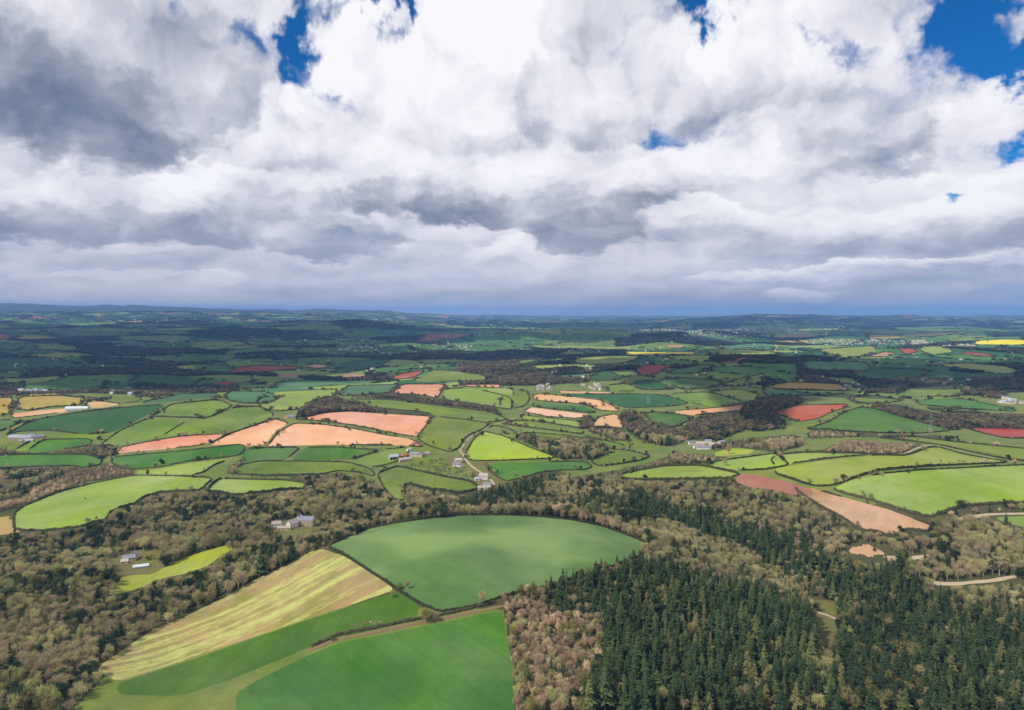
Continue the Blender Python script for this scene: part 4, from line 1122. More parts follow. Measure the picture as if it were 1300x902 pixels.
def make_bare(seed, n=1000, rx=0.33, key='twigs', up=0.35):
    r = np.random.default_rng(seed)
    tg = Geo(); tips = []
    limbs(tg, r, tips, base=r.uniform(.15, .26), spread=rx, top=.85)
    g = Geo()
    p, out = crown_points(r, n, rx, 0.24, 1.0, 7, 0.85)
    d = unit(out + r.normal(0, 0.45, (n, 3)) + np.array([0, 0, up + .5]))
    L = r.uniform(0.035, 0.085, (n, 1))
    g.tris(p, d * L, unit(np.cross(d, r.normal(0, 1, (n, 3)))) * r.uniform(0.004, 0.0115, (n, 1)))
    return tg.mesh('trunk', [MT['bark']], True), g.mesh('crown', [MT[key]])


def make_leafy(seed, n=900, rx=0.36, key='leaves', size=0.03, z0=0.14, lumps=11, fill=0.4):
    r = np.random.default_rng(seed)
    tg = Geo(); tips = []
    limbs(tg, r, tips, base=.16, spread=rx * .8, top=.8)
    g = Geo()
    p, out = crown_points(r, n, rx, z0, 1.0, lumps, fill)
    nn = unit(out + r.normal(0, 0.6, (n, 3)))
    d1 = unit(np.cross(nn, r.normal(0, 1, (n, 3))))
    d2 = np.cross(nn, d1)
    s_ = r.uniform(0.6, 1.3, (n, 1)) * size
    g.quads(p, d1 * s_, d2 * s_ * 0.7)
    return tg.mesh('trunk', [MT['bark']], True), g.mesh('crown', [MT[key]])


PROTO = {
    'conifer': [make_conifer(s, tiers=t_, width=w_) for s, t_, w_ in ((1, 15, .19), (2, 13, .23), (3, 16, .17), (4, 14, .21), (5, 12, .25))],
    'bare': [make_bare(s, 760, rx) for s, rx in ((11, .34), (12, .27), (13, .40), (14, .31), (15, .36))],
    'pale': [make_bare(s, 950, rx, 'paletwigs', 0.7) for s, rx in ((15, .26), (16, .30), (17, .22))],
    'bud': [make_leafy(s, 900, rx, 'buds', .017, .2, 10, .75) for s, rx in ((21, .34), (22, .40), (23, .30))],
    'ever': [make_leafy(s, 820, rx, 'leaves', .030, .12, 9, .45) for s, rx in ((31, .34), (32, .28), (33, .42))],
}


def lod(kind, seed):
    """the same trees with fewer, larger bits for far stands"""
    if kind == 'conifer': return make_conifer(seed, tiers=8, width=.19)
    r = np.random.default_rng(seed)
    g = Geo()
    n = 150
    p, out = crown_points(r, n, .42, .05, 1.0, 8, .4)
    nn = unit(out + r.normal(0, .5, (n, 3)))
    d1 = unit(np.cross(nn, r.normal(0, 1, (n, 3)))); d2 = np.cross(nn, d1)
    s_ = r.uniform(.045, .085, (n, 1))
    g.quads(p, d1 * s_, d2 * s_ * .7)
    tg = Geo(); tg.tube((0, 0, -.05), (0, 0, .4), .02, .01, 4)
    return tg.mesh('trunk', [MT['bark']]), g.mesh('crown', [MT[{'bare': 'distant_twigs', 'pale': 'distant_twigs', 'bud': 'buds', 'ever': 'leaves'}[kind]]])


LOD = {k: [lod(k, 50 + i) for i in range(2)] for k in PROTO}

# ------------------------------------------------------------------ where the buildings stand (needed first, trees keep off)
BUILD = []   # filled below: (x, y, radius)


def ground_at(px, py):
    X, Y = hit([px], [py])
    return float(X[0]), float(Y[0])


# ------------------------------------------------------------------ hedges along field edges
def near_mask(P, Q, r):
    """which of points P lie within r of any of Q (uses a grid hash)"""
    if len(Q) == 0: return np.zeros(len(P), bool)
    cell = {}
    for i, (x, y) in enumerate(Q): cell.setdefault((int(x // r), int(y // r)), []).append(i)
    out_ = np.zeros(len(P), bool)
    for k, (x, y) in enumerate(P):
        a, b = int(x // r), int(y // r)
        for i in (a - 1, a, a + 1):
            for j in (b - 1, b, b + 1):
                for q in cell.get((i, j), ()):
                    if (Q[q][0] - x) ** 2 + (Q[q][1] - y) ** 2 < r * r:
                        out_[k] = True
                        break
                if out_[k]: break
            if out_[k]: break
    return out_


hedge_trees = []
hedge_count = 0
bank = []          # u, 1/v scaled points of the hedges already planted
hrng = np.random.default_rng(77)
seen_labels = {}


def hedge_mesh(q, h, wd, r, tuft=True):
    n = len(q)
    d = np.gradient(q, axis=0); d /= np.maximum(np.hypot(d[:, 0], d[:, 1])[:, None], 1e-6)
    nr = np.stack([-d[:, 1], d[:, 0]], 1)
    hh = h * (0.72 + 0.56 * r.random(n)) * (1 + .55 * np.clip(np.sin(np.cumsum(r.normal(0, .35, n))) , 0, 1)); ww = wd * (0.75 + 0.5 * r.random(n))
    off = (r.random(n) - .5) * wd * .5
    off2 = [(-1.0, 0.0), (-0.85, .6), (-.3, 1.0), (.35, .95), (.9, .55), (1.0, 0.0)]
    ends = np.ones(n); ends[0] = ends[-1] = 0.25
    rows = []
    for s_, t_ in off2:
        jit = 0 if t_ == 0 else 1
        xy = q + nr * (s_ * ww * .5 + off * jit)[:, None] + (r.random((n, 2)) - .5) * wd * .3 * jit
        z = terr(xy[:, 0], xy[:, 1]) - (0.4 if t_ == 0 else 0) + hh * t_ * ends
        rows.append(np.column_stack([xy, z]))
    V = np.stack(rows, 1).reshape(-1, 3)
    i = (np.arange(n - 1)[:, None] * 6 + np.arange(5)[None]).ravel()
    g = Geo()
    g.add(V, np.stack([i, i + 1, i + 7, i + 6], 1)[:, ::-1])
    m = n * 5
    k = r.integers(0, n, m)
    c = np.column_stack([q[k] + (r.random((m, 2)) - .5) * wd * 1.3, np.zeros(m)])
    c[:, 2] = terr(c[:, 0], c[:, 1]) + r.random(m) * h * 1.25
    g.tris(c, unit(r.normal(0, 1, (m, 3)) + [0, 0, .7]) * h * .28, unit(r.normal(0, 1, (m, 3))) * h * .15)
    return g.mesh('hedge', [MT['hedge']])


allfield_w = fworld
for k, ((nm, mt, desc, crop, s, hk), wv) in enumerate(zip(FIELDS, fworld)):
    if not hk: continue
    Y0 = float(np.median(wv[:, 1]))
    step = float(np.clip(Y0 * 0.0032, 2.5, 14))
    q = resample(wv, step)
    uv = np.stack([q[:, 0] / q[:, 1] * 867, 300.0 / q[:, 1] * 867], 1)
    taken = near_mask(uv, bank, 3.4)
    bank_new = uv[~taken]
    # cut into runs and at sharp corners
    n = len(q)
    dq = np.roll(q, -2, 0) - q; dp = q - np.roll(q, 2, 0)
    ang = np.abs((np.arctan2(dq[:, 1], dq[:, 0]) - np.arctan2(dp[:, 1], dp[:, 0]) + math.pi) % (2 * math.pi) - math.pi)
    runs, cur = [], []
    for i in range(n):
        if taken[i]:
            if len(cur) > 5: runs.append(cur)
            cur = []
        else:
            cur.append(i)
            if ang[i] > 1.0 and len(cur) > 14:
                runs.append(cur); cur = [i]
    if len(cur) > 5: runs.append(cur)
    bank.extend(map(tuple, bank_new))
    cx_, cy_ = q.mean(0)
    for run in runs:
        p = q[run]
        mid = p[len(p) // 2]
        # name the side of the field it runs along
        dxm, dym = (mid[0] - cx_) / (np.ptp(q[:, 0]) + 1), (mid[1] - cy_) / (np.ptp(q[:, 1]) + 1)
        side = ('far' if dym > 0 else 'near') if abs(dym) > abs(dxm) else ('right-hand' if dxm > 0 else 'left-hand')
        lab = f'dark hedge along the {side} edge of the {desc}'
        lab = ' '.join(lab.split()[:16])
        c = seen_labels.get(lab, 0); seen_labels[lab] = c + 1
        if c:
            if c > 2: continue
            lab = lab.replace('dark hedge', ['short hedge', 'thin broken hedge'][c - 1])
        h = hrng.uniform(1.8, 2.8) * (1.0 if Y0 < 2500 else 1.25)
        o = link('hedge', hedge_mesh(p, h, h * 0.95, hrng))
        tag(o, lab, 'hedge', group='hedges between the fields')
        hedge_count += 1
        ln = len(run) * step
        for _ in range(hrng.poisson(ln / 42.0)):
            if hrng.random() < (0.55 if Y0 < 1250 else 0.2): continue
            i = hrng.integers(0, len(p))
            for m_ in range(hrng.integers(1, 4)):
                hedge_trees.append((p[i][0] + hrng.normal(0, 2 + 6 * (m_ > 0)), p[i][1] + hrng.normal(0, 2 + 5 * (m_ > 0)), hrng.uniform(5, 11)))

for lab, s in (('scrubby hedge along the far side of the sunken brown track', '395 822 430 806.5 460 801 490 795 525 788 557 782 590 775 631 765'),
               ('hedge between the lowest green pasture and the pale birches', '641 776 645 790 647 811 655 845 656 880')):
    p = tr('X', s)
    X, Y = hit(p[:, 0], p[:, 1])
    p = resample(np.stack([X, Y], 1), 2.5, False)
    o = link('hedge', hedge_mesh(p, 2.4, 2.6, hrng))
    tag(o, lab, 'hedge', group='hedges between the fields')
# ------------------------------------------------------------------ plant the woods
T = {k: [] for k in PROTO}       # x, y, height, stand number


def lane_near(X, Y, pad=2.0):
    m = np.zeros(len(X), bool)
    for q, wd in lane_world:
        x0, y0 = q.min(0) - 20; x1, y1 = q.max(0) + 20
        c = np.where((X > x0) & (X < x1) & (Y > y0) & (Y < y1))[0]
        if len(c) == 0: continue
        d = np.hypot(X[c, None] - q[None, :, 0], Y[c, None] - q[None, :, 1]).min(1)
        m[c[d < wd / 2 + pad]] = True
    return m


def in_fields(X, Y, Z):
    r_ = np.zeros(len(X), bool)
    for wv in fworld:
        r_ |= in_poly(X, Y, wv)
    return r_


# glades and garden ground kept open: picture column, row, radius in m
GLADES = [(165, 712, 34), (182, 716, 26), (150, 716, 20), (352, 668, 14), (380, 664, 26), (1095, 702, 0), (615, 590, 30), (610, 612, 30), (540, 578, 40),
          (1050, 805, 14), (1050, 785, 16), (900, 566, 60), (930, 566, 40), (960, 572, 30), (1045, 770, 16)]
CLEAR = [tr('X', '140 703 200 700 204 716 196 727 150 729 138 720'), tr('X', '342 656 410 652 408 672 372 680 342 678'), tr('X', '1040 762 1060 762 1062 815 1038 815 1036 780'),
         tr('X', '1183 736 1300 726 1300 736 1240 741 1185 744'), tr('X', '1075 697 1120 698 1120 711 1080 708')]
glade_w = [(*ground_at(a, b), c) for a, b, c in GLADES]
occupied = {}
for wi, ((wk, mx, hh, sp, crop, s), poly) in enumerate(zip(WOODS, wpoly)):
    x0, y0 = poly.min(0); x1, y1 = poly.max(0)
    gx_, gy_ = np.meshgrid(np.linspace(x0, x1, 40), np.linspace(y0, y1 + 14, 24))
    hx, hy = hit(gx_.ravel(), gy_.ravel())
    ins = in_poly(gx_.ravel(), np.clip(gy_.ravel(), y0, y1 - .5), poly)
    hx, hy = hx[ins], hy[ins]
    if len(hx) == 0: continue
    # allow for stands that dip out of sight behind a crest
    Xa, Xb, Ya, Yb = hx.min() - 30, hx.max() + 30, hy.min() * 0.9, min(hy.max() * 1.22, hy.max() + 350)
    ys = np.arange(Ya, Yb, sp * .9); xs = np.arange(Xa, Xb, sp)
    X, Y = np.meshgrid(xs, ys)
    X = X + (np.arange(len(ys)) % 2)[:, None] * sp * .5
    X = (X + rng.uniform(-.38, .38, X.shape) * sp).ravel(); Y = (Y + rng.uniform(-.38, .38, Y.shape) * sp).ravel()
    Z = terr(X, Y)
    h = hh * np.clip(rng.normal(1.0, .2, len(X)), .55, 1.45)
    h *= 0.9 + 0.2 * np.sin(X * .013 + 1) * np.sin(Y * .017)
    bx__, by__ = to_px(X, Y, Z)
    tx_, ty_ = to_px(X, Y, Z + h * .85)
    top_in = in_poly(tx_, ty_, poly)
    base_in = in_poly(bx__, by__, poly)
    cover = np.zeros(len(X), bool)          # tops that would stand in front of open ground seen in the picture
    for kf, fp in enumerate(fpx):
        if kf == 0: continue
        cover |= in_poly(tx_, ty_, fp)
    for cp in CLEAR:
        for fz_ in (.62, .95):
            cx1, cy1 = to_px(X, Y, Z + h * fz_)
            cover |= in_poly(cx1, cy1, cp)
    if wk == 'mixed' or wk == 'dark' or wk == 'brown': top_in = (top_in | base_in) & ~cover
    else: top_in = top_in & ~cover
    idx = np.where(top_in)[0]
    if len(idx) == 0: continue
    _, Yh = hit(bx__[idx], by__[idx])
    hidden = Yh < Y[idx] * 0.985
    ok = base_in[idx] | hidden
    idx = idx[ok]
    ok = ~in_fields(X[idx], Y[idx], Z[idx]) & ~lane_near(X[idx], Y[idx])
    for gx0, gy0, gr in glade_w: ok &= np.hypot(X[idx] - gx0, Y[idx] - gy0) > gr
    idx = idx[ok]
    # one stand only on one spot
    keep = []
    for i in idx:
        key = (int(X[i] // 7), int(Y[i] // 7))
        if occupied.get(key, wi) != wi: continue
        keep.append(i); 
    for i in keep: occupied[(int(X[i] // 7), int(Y[i] // 7))] = wi
    # drop trees nobody can see from anywhere near the viewpoint
    idx = np.array(keep, int)
    if len(idx) == 0: continue
    _, Yt = hit(tx_[idx], ty_[idx] - 3)
    idx = idx[Yt > Y[idx] * 0.93]
    clump = np.sin(X[idx] * .031 + wi) * np.sin(Y[idx] * .027 + 2 * wi) * .5 + rng.uniform(-.5, .5, len(idx))
    pr = np.array(mx) / sum(mx)
    # clumpy mixture: neighbours tend to be of one kind
    rk = (np.sin(X[idx] * .05 + 3 * wi) * np.cos(Y[idx] * .043 + wi) * .35 + np.sin(X[idx] * .017 + wi) * np.cos(Y[idx] * .02 + 2 * wi) * .25 + .5 + rng.uniform(-.26, .26, len(idx))) % 1.0
    rk = np.argsort(np.argsort(rk)) / max(len(rk), 1)
    cum = np.cumsum(pr)
    kk = np.searchsorted(cum, np.clip(rk, 0, .9999))
    for i, k in zip(idx, kk):
        kind = ('conifer', 'bare', 'bud', 'ever')[min(int(k), 3)]
        hi = h[i]
        if kind == 'bare' and wk in ('scrub', 'sapling', 'pale', 'belt'): kind = 'pale' if rng.random() < (.85 if wk in ('scrub', 'sapling') else .45) else 'bare'
        if kind == 'conifer' and wk not in ('conifer',): hi *= 1.3
        if kind in ('bud', 'ever') and wk == 'conifer': hi *= .6
        T[kind].append((X[i], Y[i], hi))
nwood = {k: len(v) for k, v in T.items()}
for (x, y, h) in hedge_trees:
    T[rng.choice(['bare', 'bare', 'pale', 'ever', 'bud'])].append((x, y, h))

# single field trees seen in the picture: column, row of the foot, height, kind
SINGLE = [(336, 566, 11, 'bare'), (429, 566, 10, 'bare'), (742, 515, 14, 'bare'), (748, 516, 12, 'bare'), (711, 530, 9, 'bare'), (728, 521, 10, 'bare'), (1212, 495, 16, 'ever'), (1276, 520, 14, 'bud'),
          (920, 592, 12, 'bare'), (925, 577, 22, 'pale'), (901, 590, 13, 'ever'), (944, 598, 7, 'ever'), (1182, 592, 8, 'bare'), (1217, 589, 9, 'bare'), (1224, 590, 9, 'bare'), (1252, 589, 8, 'bare'),
          (1027, 613, 9, 'bare'), (1062, 614, 10, 'bare'), (1095, 630, 9, 'bare'), (1106, 634, 9, 'bare'), (1140, 648, 8, 'bare'), (1148, 650, 8, 'bare'),
          (540, 790, 14, 'bud'), (552, 789, 11, 'bare'), (612, 770, 15, 'bare'), (420, 815, 8, 'bud'), (640, 765, 12, 'pale'), (205, 590, 12, 'ever'), (252, 585, 10, 'ever'), (108, 634, 3, 'ever'),
          (232, 555, 12, 'bare'), (258, 532, 7, 'ever'), (1002, 430, 18, 'ever'), (322, 597, 9, 'bare'), (330, 597, 9, 'bare'), (600, 604, 8, 'bud'), (598, 607, 7, 'bud'), (190, 708, 9, 'blossom'), (652, 800, 8, 'blossom'), (186, 712, 7, 'bud'),
          (1110, 700, 10, 'conifer'), (1146, 716, 18, 'conifer'), (1151, 713, 15, 'conifer')]
for px, py, h, k in SINGLE:
    x, y = ground_at(px, py)
    if k == 'blossom': continue
    T[k].append((x, y, h))

# ------------------------------------------------------------------ individual trees and the mass of the woods
KINDINFO = {
    'conifer': ('conifer_tree', 'conifer', 'tall dark green conifer standing among the plantation firs', 'dark conifers of the plantations'),
    'bare': ('bare_tree', 'bare tree', 'bare grey-brown broadleaf tree not yet in leaf', 'bare broadleaf trees of the woods and hedges'),
    'pale': ('pale_tree', 'bare tree', 'slender bare tree with pale beige twigs', 'pale bare trees of scrub and belts'),
    'bud': ('budding_tree', 'budding tree', 'broadleaf tree with olive yellow opening leaves', 'trees just coming into leaf'),
    'ever': ('evergreen_tree', 'evergreen tree', 'rounded dark green ivy-clad or evergreen tree', 'rounded dark evergreens among the bare trees'),
}
STUFFINFO = {
    'conifer': ('conifer_forest', 'mass of dark conifers covering the further valley slopes'),
    'bare': ('bare_wood', 'mass of grey-brown leafless woodland on the slopes'),
    'pale': ('pale_scrub', 'mass of pale beige leafless scrub and saplings'),
    'bud': ('budding_wood', 'mass of olive yellow trees coming into leaf in the woods'),
    'ever': ('evergreen_wood', 'mass of dark evergreen crowns scattered in the woods'),
}


def scatter_group(name, protos):
    """geometry nodes: put tree models on the points of a mesh"""
    col = bpy.data.collections.new(name + '_models')
    for i, (tm, cm) in enumerate(protos):
        # one joined mesh per model
        nv = len(tm.vertices)
        va = np.empty(nv * 3, np.float32); tm.vertices.foreach_get('co', va)
        vb = np.empty(len(cm.vertices) * 3, np.float32); cm.vertices.foreach_get('co', vb)
        def fc(me, off):
            d = {}
            tot = np.empty(len(me.polygons), np.int32); me.polygons.foreach_get('loop_total', tot)
            st = np.empty(len(me.polygons), np.int32); me.polygons.foreach_get('loop_start', st)
            vi = np.empty(len(me.loops), np.int32); me.loops.foreach_get('vertex_index', vi)
            for k in np.unique(tot):
                s_ = st[tot == k]
                d[int(k)] = vi[s_[:, None] + np.arange(k)] + off
            return d
        fa, fb = fc(tm, 0), fc(cm, nv)
        fs, mi = [], []
        for d, m in ((fa, 0), (fb, 1)):
            for k in d: fs.append(d[k]); mi.append(np.full(len(d[k]), m))
        me = np_mesh('%s_model' % name, np.vstack([va.reshape(-1, 3), vb.reshape(-1, 3)]), fs, [tm.materials[0], cm.materials[0]], np.concatenate(mi))
        o = bpy.data.objects.new('%s_model' % name, me)
        col.objects.link(o)
    ng = bpy.data.node_groups.new(name + '_scatter', 'GeometryNodeTree')
    ng.interface.new_socket('Geometry', in_out='INPUT', socket_type='NodeSocketGeometry')
    ng.interface.new_socket('Geometry', in_out='OUTPUT', socket_type='NodeSocketGeometry')
    N = ng.nodes.new
    gi, go_ = N('NodeGroupInput'), N('NodeGroupOutput')
    ip = N('GeometryNodeInstanceOnPoints')
    ci = N('GeometryNodeCollectionInfo')
    ci.inputs['Collection'].default_value = col
    ci.inputs['Separate Children'].default_value = True
    ci.inputs['Reset Children'].default_value = True

    def attr(nm, typ):
        n = N('GeometryNodeInputNamedAttribute'); n.data_type = typ; n.inputs['Name'].default_value = nm
        return n.outputs[0]
    ip.inputs['Pick Instance'].default_value = True
    lk = ng.links.new
    lk(gi.outputs[0], ip.inputs['Points']); lk(ci.outputs[0], ip.inputs['Instance'])
    lk(attr('pick', 'INT'), ip.inputs['Instance Index'])
    cx = N('ShaderNodeCombineXYZ')
    lk(attr('turn', 'FLOAT'), cx.inputs[2])
    er = N('FunctionNodeEulerToRotation')
    lk(cx.outputs[0], er.inputs[0]); lk(er.outputs[0], ip.inputs['Rotation'])
    lk(attr('size', 'FLOAT_VECTOR'), ip.inputs['Scale'])
    lk(ip.outputs[0], go_.inputs[0])
    return ng, len(protos)


def scatter(name, label, arr, group, n_models, cat=None):
    """arr: x, y, z, sx, sz"""
    arr = np.asarray(arr, float)
    me = bpy.data.meshes.new(name)
    me.vertices.add(len(arr))
    me.vertices.foreach_set('co', arr[:, :3].astype(np.float32).ravel())
    r = np.random.default_rng(len(arr))
    a = me.attributes.new('pick', 'INT', 'POINT'); a.data.foreach_set('value', r.integers(0, n_models, len(arr)).astype(np.int32))
    a = me.attributes.new('turn', 'FLOAT', 'POINT'); a.data.foreach_set('value', r.uniform(0, 6.28, len(arr)).astype(np.float32))
    a = me.attributes.new('size', 'FLOAT_VECTOR', 'POINT'); a.data.foreach_set('vector', np.column_stack([arr[:, 3], arr[:, 3], arr[:, 4]]).astype(np.float32).ravel())
    o = link(name, me)
    md = o.modifiers.new('scatter', 'NODES'); md.node_group = group
    tag(o, label, cat or name.replace('_', ' '), kind='stuff')
    return o


trng = np.random.default_rng(404)
WIDEN = {'conifer': 1.05, 'bare': 1.22, 'pale': 1.25, 'bud': 1.2, 'ever': 1.1}
counts = {}
for kind, lst in T.items():
    A = np.array(lst)
    X, Y, h = A.T
    Z = terr(X, Y) - .15
    px, py = to_px(X, Y, Z + h * .8)
    vis = (px > -5) & (px < 1305) & (py < 905)
    _, Yt = hit(px, py)
    vis &= Yt > Y * .985
    score = np.where(vis, h / Y, 0)
    order = np.argsort(-score)
    nm, cat, lab, grp = KINDINFO[kind]
    near = order[:300]
    rest = order[300:]
    firsts = {}
    for q, i in enumerate(near):
        v = int(trng.integers(0, len(PROTO[kind])))
        tm, cm = PROTO[kind][v]
        e = bpy.data.objects.new(nm, None)
        ROOT.objects.link(e)
        sx = h[i] * WIDEN[kind] * trng.uniform(.72, 1.35)
        e.location = (X[i], Y[i], Z[i]); e.scale = (sx, sx, h[i]); e.rotation_euler = (0, 0, trng.uniform(0, 6.28))
        e.empty_display_size = 1.0
        tag(e, lab, cat, group=grp)
        link('trunk', tm, e); link('crown', cm, e)
    sx = h * WIDEN[kind] * trng.uniform(.7, 1.4, len(h))
    arr = np.column_stack([X, Y, Z, sx, h])[rest]
    mid = arr[:, 1] < 1500
    snm, slab = STUFFINFO[kind]
    if mid.any():
        ng, nmod = scatter_group(snm, PROTO[kind])
        scatter(snm, slab, arr[mid], ng, nmod)
    if (~mid).any():
        ng, nmod = scatter_group('far_' + snm, LOD[kind])
        scatter('far_' + snm, slab.replace('mass', 'distant mass'), arr[~mid], ng, nmod, snm.replace('_', ' '))
    counts[kind] = (len(lst), int(mid.sum()))
print('TREES', counts, 'HEDGES', hedge_count)

# ------------------------------------------------------------------ distant hedgerows and woods, too many to count
def clump_mesh(seed, key, n=190, kinds=7):
    r = np.random.default_rng(seed)
    g = Geo()
    for i in range(kinds):
        c = np.array([r.uniform(-.42, .42), r.uniform(-.42, .42), 0]); hh = r.uniform(.7, 1.1)
        p, out_ = crown_points(r, n // kinds, .26, .0, 1.0, 5, .3)
        p = p * np.array([1, 1, hh]) + c
        nn = unit(out_ + r.normal(0, .5, p.shape)); d1 = unit(np.cross(nn, r.normal(0, 1, p.shape))); d2 = np.cross(nn, d1)
        s_ = r.uniform(.06, .12, (len(p), 1))
        g.quads(p, d1 * s_, d2 * s_)
    return g.mesh('clump', [MT[key]])


def empty_mesh():
    g = Geo(); g.tube((0, 0, -.1), (0, 0, .2), .02, .01, 3)
    return g.mesh('stem', [MT['bark']])


em = empty_mesh()
cl_models = [(em, clump_mesh(61, 'distant_twigs')), (em, clump_mesh(62, 'leaves')), (em, clump_mesh(63, 'hedge')), (em, clump_mesh(64, 'leaves'))]
ngc, ncl = scatter_group('far_woodland', cl_models)
pts_h = []
for e in cell_edges_world:
    if len(e) > 10:
        for i in range(0, len(e) - 1):
            a, b = e[i], e[i + 1]
            L_ = float(np.hypot(*(b - a)))
            st = max(a[1] * 0.0055, 12.0)
            k = max(1, int(L_ / st))
            for t_ in range(k): pts_h.append(a + (b - a) * (t_ + .5) / k)
    else:
        L_ = float(np.hypot(*(e[-1] - e[0]))); st = max(e[0][1] * 0.0055, 12.0)
        k = max(1, int(L_ / st))
        for t_ in range(k):
            f = (t_ + .5) / k * 3
            i = min(int(f), 2)
            pts_h.append(e[i] + (e[i + 1] - e[i]) * (f - i))
pts_h = np.array(pts_h)
pts_h += trng.normal(0, 1, pts_h.shape) * 4
r1 = trng.random(len(pts_h))
gap = np.sin(pts_h[:, 0] * .004) * np.sin(pts_h[:, 1] * .003 + 1) * .3 + .46
pts_h = pts_h[(r1 < gap) & (np.abs(pts_h[:, 0] / pts_h[:, 1]) < .95)]
hz_ = terr(pts_h[:, 0], pts_h[:, 1])
hp = to_px(pts_h[:, 0], pts_h[:, 1], hz_)
m_ = in_fields(pts_h[:, 0], pts_h[:, 1], hz_)
pts_h, hz_ = pts_h[~m_], hz_[~m_]
n_ = len(pts_h)
wid = np.clip(pts_h[:, 1] * .0062, 14, 60) * trng.uniform(.8, 1.3, n_)
hgt = trng.uniform(4.5, 9.0, n_) * np.where(trng.random(n_) < .15, 1.7, 1.0)
scatter('distant_hedgerows', 'bushy dark hedgerows dividing the distant farmland', np.column_stack([pts_h, hz_, wid, hgt]), ngc, ncl, 'hedgerows')
# wooded blocks
pw = []
for i, j in cell_woods:
    us, sl = cols[i]
    u0 = us[j]; u1 = us[j + 1] if j + 1 < len(us) else us[j] + .05
    Ya, Yb = rowY(i, np.array([(u0 + u1) / 2]))[0], rowY(i + 1, np.array([(u0 + u1) / 2]))[0]
    st = max(16.0, Ya * .006)
    nx_, ny_ = max(1, int((u1 - u0) * Ya / st)), max(1, int((Yb - Ya) / st))
    for a in range(nx_):
        for b in range(ny_):
            u = u0 + (u1 - u0) * (a + trng.random()) / nx_
            v = (b + trng.random()) / ny_
            ya, yb = rowY(i, np.array([u]))[0], rowY(i + 1, np.array([u]))[0]
            y = ya + (yb - ya) * v
            us_ = u + sl[j] * v
            pw.append((us_ * y, y))
pw = np.array(pw)
pz = terr(pw[:, 0], pw[:, 1])
q_ = to_px(pw[:, 0], pw[:, 1], pz)
m_ = in_fields(pw[:, 0], pw[:, 1], pz) | (np.abs(pw[:, 0] / pw[:, 1]) > .95)
pw, pz = pw[~m_], pz[~m_]
n_ = len(pw)
# beyond the fields: scattered woods thinning to the moor
fx = trng.uniform(-.85, .85, 9000); fy = np.exp(trng.uniform(math.log(14500), math.log(24000), 9000))
keep = (np.sin(fx * 37) * np.sin(fy * .0016 + fx * 11) + trng.normal(0, .5, 9000)) > .25
fx, fy = fx[keep] * fy[keep], fy[keep]
fz = terr(fx, fy)
mm_ = fz < 360
fx, fy, fz = fx[mm_], fy[mm_], fz[mm_]
arr = np.column_stack([pw, pz, np.clip(pw[:, 1] * .0085, 20, 110) * trng.uniform(.8, 1.3, n_), trng.uniform(9, 16, n_)])
arr2 = np.column_stack([fx, fy, fz, fy * .0075 * trng.uniform(.6, 1.5, len(fx)), trng.uniform(10, 18, len(fx))])
scatter('distant_woods', 'dark woods scattered over the distant lowland', np.vstack([arr, arr2]), ngc, ncl, 'woods')
print('FAR', len(pts_h), n_, len(fx))

# ------------------------------------------------------------------ buildings
BM = {
    'white': simple_mat('white_render', lin(206, 202, 194), 0.8, 0.08, 0.4, 0.3, 0.1), 'cream': simple_mat('cream_render', lin(196, 176, 150), 0.85, 0.1, 0.4, 0.3, 0.1),
    'stone': simple_mat('rubble_stone', lin(168, 150, 128), 0.9, 0.35, 1.2, 0.2, 0.15), 'brick': simple_mat('red_brick', lin(158, 100, 78), 0.9, 0.25, 1.0, 0.2, 0.15),
    'slate': simple_mat('roof_slate', lin(112, 116, 130), 0.55, 0.2, 0.9, 0.4, 0.3), 'lichen': simple_mat('lichened_slate', lin(156, 146, 140), 0.75, 0.3, 0.7, 0.3, 0.3),
    'tile': simple_mat('clay_tiles', lin(150, 98, 78), 0.8, 0.25, 0.8, 0.2, 0.3), 'sheet': simple_mat('grey_sheet_roof', lin(150, 154, 162), 0.5, 0.12, 0.3, 0.4, 0.2),
    'rust': simple_mat('rusted_sheet_roof', lin(140, 88, 66), 0.8, 0.3, 0.5, 0.2, 0.2), 'dark': simple_mat('window_glass_and_bay_shade', lin(38, 44, 52), 0.2, 0.05, 1.0, 0.5),
    'wood': simple_mat('weathered_boards', lin(96, 78, 62), 0.9, 0.3, 1.0, 0.2), 'glass': simple_mat('glasshouse_panes', lin(186, 194, 200), 0.25, 0.05, 0.4, 0.6),
    'steel': simple_mat('galvanised_steel', lin(150, 154, 158), 0.5, 0.1, 0.5, 0.5, 0.0, 0.6),
}


def boxg(g, x0, y0, z0, x1, y1, z1):
    v = np.array([[x, y, z] for z in (z0, z1) for y in (y0, y1) for x in (x0, x1)], float)
    g.add(v, np.array([[0, 2, 3, 1], [4, 5, 7, 6], [0, 1, 5, 4], [2, 6, 7, 3], [0, 4, 6, 2], [1, 3, 7, 5]]))


def wall_mesh(Lx, Wy, H, rise, mat):
    g = Geo()
    x, y = Lx / 2, Wy / 2
    v = np.array([[-x, -y, -1.5], [x, -y, -1.5], [x, y, -1.5], [-x, y, -1.5], [-x, -y, H], [x, -y, H], [x, y, H], [-x, y, H], [-x, 0, H + rise], [x, 0, H + rise]])
    g.add(v, np.array([[0, 1, 5, 4], [2, 3, 7, 6], [1, 2, 6, 5], [3, 0, 4, 7], [0, 3, 2, 1]]))
    g.add(v, np.array([[5, 6, 9], [7, 4, 8]]))
    return g.mesh('wall', [mat])


